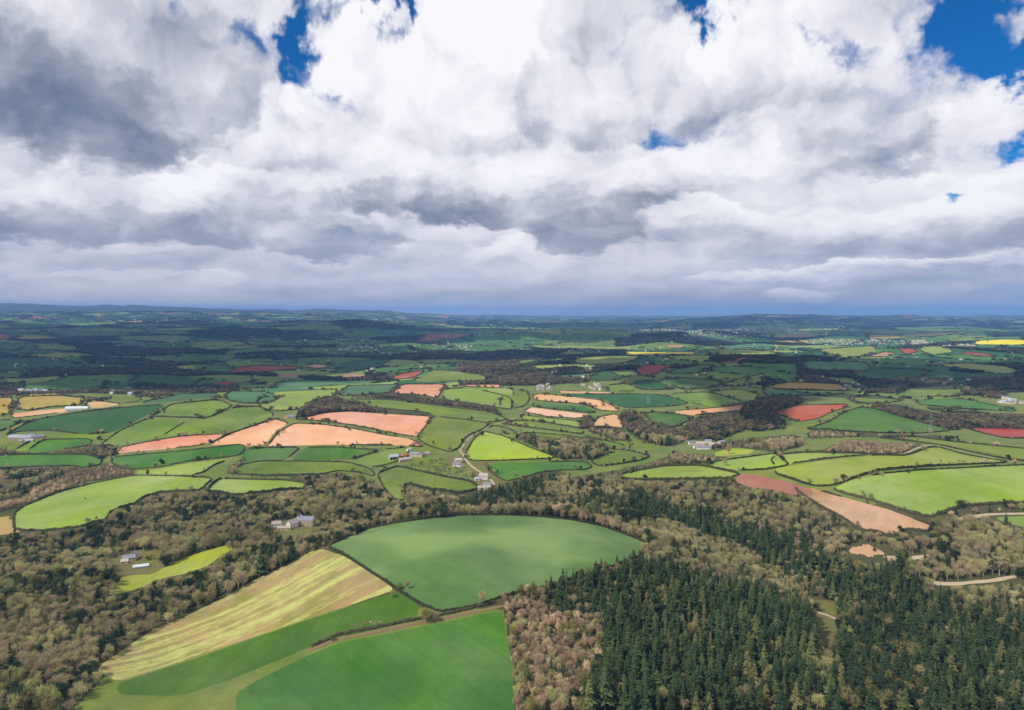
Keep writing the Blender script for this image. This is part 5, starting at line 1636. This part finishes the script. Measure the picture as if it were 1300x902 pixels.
def roof_mesh(Lx, Wy, H, rise, mat, over=0.35, th=0.18):
    g = Geo()
    x, y = Lx / 2 + over, Wy / 2
    sl = rise / y
    for s in (-1, 1):
        a = np.array([[-x, s * (y + over), H - over * sl + .02], [x, s * (y + over), H - over * sl + .02], [x, 0, H + rise + .02], [-x, 0, H + rise + .02]])
        b = a + [0, 0, th]
        v = np.vstack([a, b])
        f = np.array([[0, 1, 2, 3], [4, 7, 6, 5], [0, 4, 5, 1], [1, 5, 6, 2], [3, 2, 6, 7], [0, 3, 7, 4]])
        g.add(v, f if s > 0 else f[:, ::-1])
    return g.mesh('roof', [mat])


def one_box(name, mat, *c):
    g = Geo(); boxg(g, *c)
    return g.mesh(name, [mat])


def house(name, label, cat, px, py, Lx, Wy, H, yaw, wall='white', roof='slate', group=None, chim=1, wins=3, door=True, rise=None, openfront=False, xy=None):
    x, y = xy if xy else ground_at(px, py)
    e = bpy.data.objects.new(name, None)
    ROOT.objects.link(e)
    e.location = (x, y, float(terr([x], [y])[0]) - .1)
    e.rotation_euler = (0, 0, R(yaw))
    tag(e, label, cat, group)
    rise = rise or Wy * .36
    link('wall', wall_mesh(Lx, Wy, H, rise, BM[wall]), e)
    rf = link('roof', roof_mesh(Lx, Wy, H, rise, BM[roof]), e)
    for k in range(chim):
        cx = (-Lx / 2 + .7) if k == 0 else (Lx / 2 - .7)
        link('chimney', one_box('chimney', BM['brick' if wall != 'stone' else 'stone'], cx - .45, -.35, H + rise * .6, cx + .45, .35, H + rise + 1.3), rf)
    if openfront:
        for k in range(3):
            c = -Lx / 2 + Lx * (k + .5) / 3
            link('bay_shade_panel', one_box('bay', BM['dark'], c - Lx / 7, -Wy / 2 - .04, 0.1, c + Lx / 7, -Wy / 2 + .1, H - .4), e)  # dark panel on the wall, painting the shade inside an open bay
    floors = 2 if H > 4.2 else 1
    for fl in range(floors):
        for k in range(wins):
            c = -Lx / 2 + Lx * (k + .5) / wins
            if fl == 0 and door and k == wins // 2: continue
            z = 1.0 + fl * 2.6
            for s in (-1,):
                w_ = link('window', one_box('window', BM['dark'], c - .55, -Wy / 2 - .05, z, c + .55, -Wy / 2 + .06, z + 1.2), e)
                link('sill', one_box('sill', BM['white'], c - .65, -Wy / 2 - .14, z - .12, c + .65, -Wy / 2 - .052, z - .01), w_)
    if door:
        link('door', one_box('door', BM['wood'], -.5, -Wy / 2 - .06, 0.1, .5, -Wy / 2 + .06, 2.2), e)
    return e


FARM = 'stone farm buildings beside the salmon ploughland'
house('dutch_barn', 'pale grey roofed barn with open front standing apart at the left end of the farm', 'barn', 499.5, 583, 17, 11, 5, 28, 'sheet', 'sheet', FARM, 0, 0, False, openfront=True)
house('farm_shed', 'small white shed against the salmon field at the top of the farmyard', 'shed', 519, 573, 8, 6, 4, 35, 'white', 'sheet', FARM, 0, 1, True)
house('barn', 'long rust-roofed barn running diagonally through the farmyard', 'barn', 510, 581, 26, 8, 4, 32, 'brick', 'rust', FARM, 0, 0, False, openfront=True)
house('barn', 'long stone barn along the lower side of the farmyard', 'barn', 514, 586, 22, 8, 4.5, 30, 'stone', 'lichen', FARM, 0, 0, True)
house('farmhouse', 'large stone farmhouse with blue-grey slate roof at the centre of the farm', 'farmhouse', 527, 580, 19, 9, 5.6, -8, 'cream', 'slate', FARM, 2, 5)
house('farmhouse', 'second slate-roofed farmhouse wing with a gable end', 'farmhouse', 535, 580, 12, 8, 5.2, 70, 'stone', 'slate', FARM, 1, 3)
house('outbuilding', 'small stone outbuilding at the right end of the farm', 'outbuilding', 542.5, 577.5, 9, 6, 3.4, 10, 'stone', 'lichen', FARM, 0, 2)
CT = 'cottages along the village lane'
house('cottage', 'pinkish cottage at the top of the village lane', 'cottage', 582, 587.5, 13, 8, 5.2, 12, 'cream', 'lichen', CT, 2, 3)
house('cottage', 'white cottage with dark slate roof beside the curved garden hedge', 'cottage', 579.5, 592.5, 14, 7, 4.8, -8, 'white', 'slate', CT, 1, 4)
house('garage', 'small dark garage below the white cottage', 'garage', 587, 594, 6, 5, 2.8, 20, 'stone', 'slate', CT, 0, 0)
house('house', 'large house with pale pink roof halfway down the village', 'house', 614, 608, 15, 11, 5.6, -6, 'white', 'lichen', CT, 2, 4)
house('cottage', 'tiny white cottage left of the large pink-roofed house', 'cottage', 605.5, 610, 8, 6, 3.4, 15, 'white', 'sheet', CT, 0, 2)
house('house', 'low white house with grey slate roof close above the dark conifers', 'house', 618.5, 617.5, 13, 7, 4.4, -5, 'white', 'slate', CT, 1, 3)
house('barn', 'long low barn at the bottom of the village by the conifers', 'barn', 613, 621.5, 17, 7, 3.4, 4, 'cream', 'lichen', CT, 0, 2)
OH = 'old house and outbuildings in the wood clearing'
house('country_house', 'old slate-roofed house in the wood clearing beside the lawn', 'house', 164, 713, 14, 8, 5.4, 20, 'cream', 'slate', OH, 2, 4)
house('house_wing', 'tall gabled wing behind the old slate-roofed house', 'house', 169.5, 710.5, 10, 8, 6.4, 98, 'white', 'slate', OH, 1, 2)
house('annex', 'low stone annex at the left of the old slate-roofed house', 'annex', 158.5, 715.5, 8, 6, 3.4, 14, 'cream', 'lichen', OH, 0, 2)
house('greenhouse', 'long white-roofed greenhouse in the garden of the old house', 'greenhouse', 179, 721, 16, 5, 2.4, 22, 'glass', 'glass', OH, 0, 0, False)
MN = 'manor house buildings in the middle of the wood'
house('manor_house', 'grey slate-roofed main block of the manor in the wood', 'manor house', 389, 667, 22, 12, 8, -6, 'stone', 'slate', MN, 2, 6)
house('manor_wing', 'pale gabled wing at the left of the manor main block', 'manor house', 380, 666, 10, 10, 9, 80, 'cream', 'slate', MN, 2, 3)
house('chapel', 'pale stone chapel with steep roof left of the manor wing', 'chapel', 371, 670, 14, 8, 6, 60, 'white', 'lichen', MN, 0, 3, rise=5)
house('cottage', 'white gatehouse at the left end of the manor grounds', 'cottage', 351, 670, 12, 8, 6, 15, 'white', 'lichen', MN, 1, 3)
house('stable', 'long low cream stable range between gatehouse and chapel', 'stable', 361, 673, 16, 6, 3.4, 8, 'cream', 'lichen', MN, 0, 4)
HM = 'white houses of the hamlet by the stream wood'
for q in [('house', 'white house at the left end of the hamlet', 878.5, 565, 14, 8, 5.4, 10, 'white', 'slate', 1, 3),
          ('house', 'slate-roofed house behind the long white terrace', 889, 566, 18, 9, 5.4, -4, 'cream', 'lichen', 2, 4),
          ('terrace', 'long white terrace in the front row of the hamlet', 893, 571, 26, 8, 5.2, -8, 'white', 'slate', 3, 6),
          ('cottage', 'short white cottage joining the left end of the long terrace', 884, 569.5, 12, 7, 4.6, 18, 'white', 'lichen', 1, 3),
          ('house', 'cream house with clay tiled roof right of the terrace', 906.5, 567, 20, 9, 5, 6, 'cream', 'lichen', 1, 4),
          ('house', 'grey-roofed house in the back row of the hamlet', 899, 562.5, 14, 8, 5, -12, 'white', 'slate', 1, 3),
          ('cottage', 'small white cottage at the right end of the hamlet', 914, 570, 11, 7, 4.6, 8, 'white', 'slate', 1, 3),
          ('barn', 'dark-roofed barn behind the right end of the hamlet', 916, 563.5, 15, 9, 4.5, 30, 'stone', 'slate', 0, 0),
          ('cottage', 'pinkish cottage on the slope left of the hamlet', 869, 559, 11, 7, 4.4, 25, 'cream', 'tile', 1, 3)]:
    house(q[0], q[1], q[0], q[2], q[3], q[4], q[5], q[6], q[7], q[8], q[9], HM, min(q[10], 2), q[11], q[10] > 0)
LF = 'farm buildings on the left slope'
for q in [('barn', 'long grey-roofed barn at the left end of the slope farm', 22, 558, 30, 13, 5, 8, 'stone', 'sheet'), ('barn', 'pale sheet-roofed barn in the middle of the slope farm', 33, 558.5, 24, 13, 5, 24, 'white', 'sheet'),
          ('farmhouse', 'white farmhouse behind the barns of the slope farm', 40, 555.5, 15, 8, 5.4, 12, 'white', 'slate'), ('barn', 'dark slate barn at the right end of the slope farm', 48, 557, 22, 10, 4.6, 30, 'stone', 'slate'),
          ('shed', 'low white shed in front of the slope farm', 37, 561, 15, 7, 3, 20, 'white', 'sheet'),
          ('glasshouse', 'long white glasshouse at the end of the tan strip', 98, 520, 50, 12, 3.0, 6, 'glass', 'glass'),
          ('barn', 'grey barn at the foot of the wooded hill above the salmon fields', 371, 531.5, 20, 10, 4.6, 15, 'stone', 'slate'), ('shed', 'small dark shed beside the grey barn on the hill', 364, 531, 10, 7, 3.4, -10, 'stone', 'rust'),
          ('house', 'lone white house among trees beyond the strip fields', 704, 476, 24, 14, 9, 30, 'white', 'slate'),
          ('farmhouse', 'white farmhouse half hidden by the dark right-hand wood', 1228, 493.5, 22, 10, 5.4, 8, 'white', 'slate')]:
    house(q[0], q[1], q[0], q[2], q[3], q[4], q[5], q[6], q[7], q[8], q[9], LF if 'slope farm' in q[1] else None, 1 if 'house' in q[0] and q[0] != 'glasshouse' else 0, 4 if q[0] in ('farmhouse', 'house') else 0, q[0] in ('farmhouse', 'house'))

# far villages: one of each kind, then copies
brng = np.random.default_rng(91)


def kids(o): return [c for c in bpy.data.objects if c.parent is o]


def far_proto(nm, Lx, Wy, H, wall, roof, xy, chim=1):
    e = bpy.data.objects.new(nm, None); ROOT.objects.link(e)
    a = link('wall', wall_mesh(Lx, Wy, H, Wy * .38, BM[wall]), e)
    b = link('roof', roof_mesh(Lx, Wy, H, Wy * .38, BM[roof]), e)
    return e, [a, b]


VILL = [  # picture box, how many, kinds, label, group
    ((676, 489, 700, 496), 12, ('white', 'cream', 'stone'), ('slate', 'lichen'), 'small house in the grey village at the far end of the strip fields', 'houses of the grey village beyond the strip fields', .8),
    ((738, 488, 766, 496), 14, ('white', 'white', 'cream'), ('slate', 'sheet'), 'small white house in the bright village behind the long tan field', 'houses of the bright village behind the tan field', .8),
    ((1070, 486, 1112, 496), 18, ('white', 'white', 'white'), ('slate', 'sheet'), 'white house in the far hamlet left of the olive yellow field', 'white houses of the far right-hand hamlet', .85),
    ((1260, 506, 1300, 515), 9, ('white', 'white', 'cream'), ('slate', 'sheet'), 'white house in the row at the far right beside the dark wood', 'white houses at the right-hand wood', 1.1),
    ((140, 493, 204, 503), 16, ('white', 'sheet', 'sheet'), ('sheet', 'sheet'), 'pale roofed workshop or barn in the row along the left tree line', 'workshops along the left tree line', 1.0),
    ((26, 496, 60, 499), 6, ('white', 'cream', 'white'), ('slate', 'sheet'), 'pale farm building at the far left tree line', 'farm buildings at the far left tree line', 1.3),
    ((430, 440, 486, 447), 26, ('white', 'white', 'cream'), ('slate', 'lichen'), 'tiny white house in the far village above the lime field', 'houses of the far village above the lime field', 1.4),
    ((484, 449, 508, 454), 10, ('white', 'cream', 'sheet'), ('sheet', 'slate'), 'tiny pale house just below the far village', 'houses just below the far village', 1.6),
    ((548, 438, 604, 446), 22, ('white', 'white', 'cream'), ('slate', 'slate'), 'tiny white house in the far wooded village near the middle', 'houses of the far wooded village', 1.3),
]
for (bx0, by0, bx1, by1), n, walls, roofs, lab, grp, k in VILL:
    protos_ = []
    for v in range(3):
        protos_.append(far_proto('village_house', (11 + 4 * v) * k, (7.5 + v) * k, 5.2 * (1 + .25 * (k - 1)), walls[v], roofs[v % len(roofs)], None))
    used = [False] * 3
    for i in range(n):
        v = i % 3
        e, ks = protos_[v]
        if used[v]:
            c = e.copy(); ROOT.objects.link(c)
            for kk in ks:
                d = kk.copy(); ROOT.objects.link(d); d.parent = c
        else:
            c = e; used[v] = True
        x, y = ground_at(brng.uniform(bx0, bx1), brng.uniform(by0, by1))
        c.location = (x, y, float(terr([x], [y])[0])); c.rotation_euler = (0, 0, brng.uniform(-.5, .5) + (1.57 if brng.random() < .3 else 0))
        tag(c, lab, 'house', grp)

# towns on the horizon and lone farmsteads in the lowland: past counting
town = []
for (a, b, c, d, n) in [(848, 416, 962, 428, 300), (800, 418, 860, 424, 90), (1029, 431, 1113, 438, 150), (1115, 432, 1182, 438, 130), (1192, 436, 1236, 440, 70), (970, 410, 1100, 420, 200), (560, 404, 700, 420, 60),
                        (360, 405, 520, 412, 80), (20, 405, 330, 440, 60), (20, 440, 330, 480, 60), (350, 420, 650, 440, 120), (640, 425, 980, 450, 130), (650, 450, 900, 480, 36), (980, 440, 1300, 490, 60), (1240, 408, 1300, 414, 40), (330, 445, 640, 480, 40)]:
    x, y = hit(brng.uniform(a, c, n), brng.uniform(b, d, n))
    # gather them in little groups
    gx = x + brng.normal(0, 1, n) * 12; gy = y
    town.append(np.column_stack([gx, gy]))
town = np.vstack(town)
town = town[(town[:, 1] < 40000)]
tz = terr(town[:, 0], town[:, 1])
okm = ~in_fields(town[:, 0], town[:, 1], tz)
town, tz = town[okm], tz[okm]
hm = []
for wv, rv in (('white', 'slate'), ('cream', 'lichen'), ('white', 'sheet'), ('cream', 'tile'), ('white', 'slate')):
    hm.append((wall_mesh(1.0, .62, .42, .2, BM[wv]), roof_mesh(1.0, .62, .42, .2, BM[rv], .02, .02)))
ngt, nt = scatter_group('distant_town', hm)
szt = np.clip(town[:, 1] * .0017, 11, 30) * brng.uniform(.7, 1.5, len(town))
scatter('distant_towns', 'pale houses of the distant towns and lone farms in the lowland', np.column_stack([town, tz, szt, szt * .8]), ngt, nt, 'houses')

# ------------------------------------------------------------------ orchard, garden shrubs and other single plants
om = make_leafy(71, 260, .5, 'buds', .06, .2, 6, .5)
orng = np.random.default_rng(33)
opoly = tr('X', '520 590 540 585 560 582 570 590 588 598 600 601 598 608 565 601 540 596 520 592')
k = 0
while k < 60:
    a, b = orng.uniform(518, 602), orng.uniform(580, 610)
    if not in_poly(np.array([a]), np.array([b]), opoly)[0]: continue
    x, y = ground_at(a, b)
    e = bpy.data.objects.new('fruit_tree', None); ROOT.objects.link(e)
    s_ = orng.uniform(2.2, 3.8)
    e.location = (x, y, float(terr([x], [y])[0])); e.scale = (s_, s_, s_); e.rotation_euler = (0, 0, orng.uniform(0, 6))
    tag(e, 'small rounded fruit tree in the rough orchard grass by the farm', 'fruit tree', 'fruit trees of the orchard')
    link('trunk', om[0], e); link('crown', om[1], e)
    k += 1
bush = make_leafy(72, 420, .55, 'blossom', .05, .02, 7, .4)
for px, py, s_, lab in [(190, 711, 8.5, 'bright yellow-green flowering tree right of the old house'), (653, 806, 9, 'yellow flowering bush at the bottom corner of the lower pasture'), (661, 748, 6, 'yellow gorse bush beside the pale birches'), (600, 606, 7, 'bright yellow-green tree above the pink-roofed house'), (350, 680, 7, 'yellow-green garden tree below the white gatehouse')]:
    x, y = ground_at(px, py)
    e = bpy.data.objects.new('flowering_tree', None); ROOT.objects.link(e)
    e.location = (x, y, float(terr([x], [y])[0]) - .1); e.scale = (s_, s_, s_ * .95)
    tag(e, lab, 'flowering tree')
    link('trunk', bush[0], e); link('crown', bush[1], e)
sh = make_leafy(73, 300, .6, 'paletwigs', .05, .0, 6, .4)
for i in range(14):
    x, y = ground_at(447 + i * 3.1 + orng.normal(0, 1), 796 - i * .6 + orng.normal(0, .9))
    e = bpy.data.objects.new('shrub', None); ROOT.objects.link(e)
    s_ = orng.uniform(1.0, 1.9)
    e.location = (x, y, float(terr([x], [y])[0]) - .1); e.scale = (s_ * 1.6, s_, s_)
    tag(e, 'low pale shrub on the green strip above the sunken track', 'shrub', 'pale shrubs on the green strip')
    link('trunk', sh[0], e); link('crown', sh[1], e)

# ------------------------------------------------------------------ power line towers
def pylon(px, py, h, label):
    x, y = ground_at(px, py)
    e = bpy.data.objects.new('power_pylon', None); ROOT.objects.link(e)
    e.location = (x, y, float(terr([x], [y])[0])); e.rotation_euler = (0, 0, R(20))
    tag(e, label, 'pylon', 'steel pylons of the power line')
    g = Geo()
    b, t = h * .09, h * .016
    cs = [(-1, -1), (1, -1), (1, 1), (-1, 1)]
    n = 7
    for i, (sx, sy) in enumerate(cs):
        g.tube((sx * b, sy * b, -1), (sx * t, sy * t, h * .97), .22, .14, 4)
    for k in range(n):
        f0, f1 = k / n, (k + 1) / n
        w0, w1 = b + (t - b) * f0, b + (t - b) * f1
        for i in range(4):
            a, c = cs[i], cs[(i + 1) % 4]
            g.tube((a[0] * w0, a[1] * w0, h * .97 * f0), (c[0] * w1, c[1] * w1, h * .97 * f1), .09, .09, 3)
            g.tube((c[0] * w0, c[1] * w0, h * .97 * f0), (a[0] * w1, a[1] * w1, h * .97 * f1), .09, .09, 3)
    link('tower', g.mesh('tower', [BM['steel']]), e)
    for z, L in ((.62, .17), (.76, .21), (.9, .14)):
        g = Geo()
        for s in (-1, 1):
            g.tube((0, 0, h * z), (s * h * L, 0, h * (z + .01)), .2, .08, 4)
            g.tube((0, 0, h * (z + .05)), (s * h * L, 0, h * (z + .01)), .12, .08, 4)
            g.tube((s * h * L, 0, h * (z + .01)), (s * h * L, 0, h * (z - .035)), .14, .14, 5)
        link('crossarm', g.mesh('crossarm', [BM['steel']]), e)


pylon(1182, 551, 46, 'grey lattice pylon in front of the long dark hedge belt on the right')
pylon(823.5, 514, 48, 'grey lattice pylon in the dark field behind the long tan field')
pylon(1006, 445, 50, 'faint lattice pylon far off near the town slope')

# ------------------------------------------------------------------ clouds added out of view to throw shadows on the land
cm, ct, cb = pmat('cloud', 1.0, 0.0)
cb.inputs['Base Color'].default_value = (0.85, 0.86, 0.88, 1)


def shadow_cloud_at(px0, px1, py, depth, seed, label, lift=1.0):
    """an added, unseen cloud whose shadow falls between two picture columns at one picture row; depth = extent away from the viewer in m"""
    x0, y0 = ground_at(px0, py); x1, _ = (px1 - CX) / FOC * y0, 0
    xc, Lx = (x0 + x1) / 2, abs(x1 - x0)
    h = (0.46 * (y0 + depth * .55) + 800) * lift / (1 + .46 * .0)
    off = SUN / SUN.z * h
    r = np.random.default_rng(seed)
    n1_, n2_ = 72, 30
    u, v = np.meshgrid(np.linspace(0, 2 * math.pi, n1_, endpoint=False), np.linspace(0.02, math.pi - .02, n2_))
    d = np.stack([np.sin(v) * np.cos(u), np.sin(v) * np.sin(u), np.cos(v)], -1)
    rad = np.ones(u.shape)
    for k in range(26):
        c = unit(r.normal(0, 1, 3)); f = r.uniform(2.0, 9.0)
        rad += (0.22 / f ** .55) * np.sin(f * (d @ c) * 2.2 + r.uniform(0, 6))
    th = 0.09 * min(Lx, depth) + 60
    p = d * rad[..., None] * np.array([Lx * .5, depth * .5, th])
    p[..., 2] = np.where(p[..., 2] < 0, p[..., 2] * .3, p[..., 2])
    V = p.reshape(-1, 3)
    i = (np.arange(n2_ - 1)[:, None] * n1_ + np.arange(n1_)[None])
    j = (np.arange(n2_ - 1)[:, None] * n1_ + (np.arange(n1_)[None] + 1) % n1_)
    f = np.stack([i.ravel(), (i + n1_).ravel(), (j + n1_).ravel(), j.ravel()], 1)
    o = link('cloud', np_mesh('cloud', V, f, [cm], smooth=True))
    o.location = (xc + off.x, y0 + off.y, h + 300 - 300 * 0)
    tag(o, label, 'cloud', kind='structure')


shadow_cloud_at(-260, 330, 466, 2100, 1, 'unseen cloud added to shade the near edge of the left lowland')
shadow_cloud_at(250, 560, 456, 1300, 2, 'unseen cloud added to shade the left middle lowland')
shadow_cloud_at(-200, 420, 440, 2800, 3, 'broad unseen cloud added to shade the left lowland')
shadow_cloud_at(380, 760, 430, 2200, 4, 'unseen cloud added to shade the wooded far village')
shadow_cloud_at(-200, 380, 425, 4200, 5, 'wide unseen cloud added to shade the lowland before the moor')
shadow_cloud_at(330, 760, 419, 4200, 6, 'wide unseen cloud added to shade the central lowland')
shadow_cloud_at(735, 985, 470, 1500, 7, 'unseen cloud added to shade the ridge with the red field')
shadow_cloud_at(990, 1270, 466, 620, 8, 'unseen cloud added to shade the fields at the right')
shadow_cloud_at(940, 1420, 423, 3000, 9, 'unseen cloud added to shade the far right lowland')
shadow_cloud_at(640, 860, 446, 1500, 10, 'unseen cloud added to shade the far middle woods')
shadow_cloud_at(-600, 500, 412, 5200, 11, 'unseen cloud bank added to shade the far left lowland')
shadow_cloud_at(700, 1300, 412, 5000, 12, 'unseen cloud bank added to shade the far right lowland')
shadow_cloud_at(1180, 1420, 500, 500, 13, 'unseen cloud added to shade the dark right-hand wood')

# ------------------------------------------------------------------ air
hm_ = bpy.data.materials.new('haze')
hm_.use_nodes = True
for n in list(hm_.node_tree.nodes): hm_.node_tree.nodes.remove(n)
ho = hm_.node_tree.nodes.new('ShaderNodeOutputMaterial')
pv = hm_.node_tree.nodes.new('ShaderNodeVolumePrincipled')
hm_.node_tree.links.new(pv.outputs[0], ho.inputs['Volume'])
pv.inputs['Color'].default_value = (0.22, 0.46, 0.96, 1)
pv.inputs['Density'].default_value = 3.8e-5
pv.inputs['Anisotropy'].default_value = 0.1
g = Geo()
boxg(g, -160000, -30500, float(VZ.min()) - 1.5, 160000, 50500, float(VZ.max()) + 30)
hz = link('haze', g.mesh('haze', [hm_]))
tag(hz, 'thin bluish air over the whole landscape', 'haze', kind='stuff')
scene.cycles.volume_step_rate = 1.0
print('DONE')
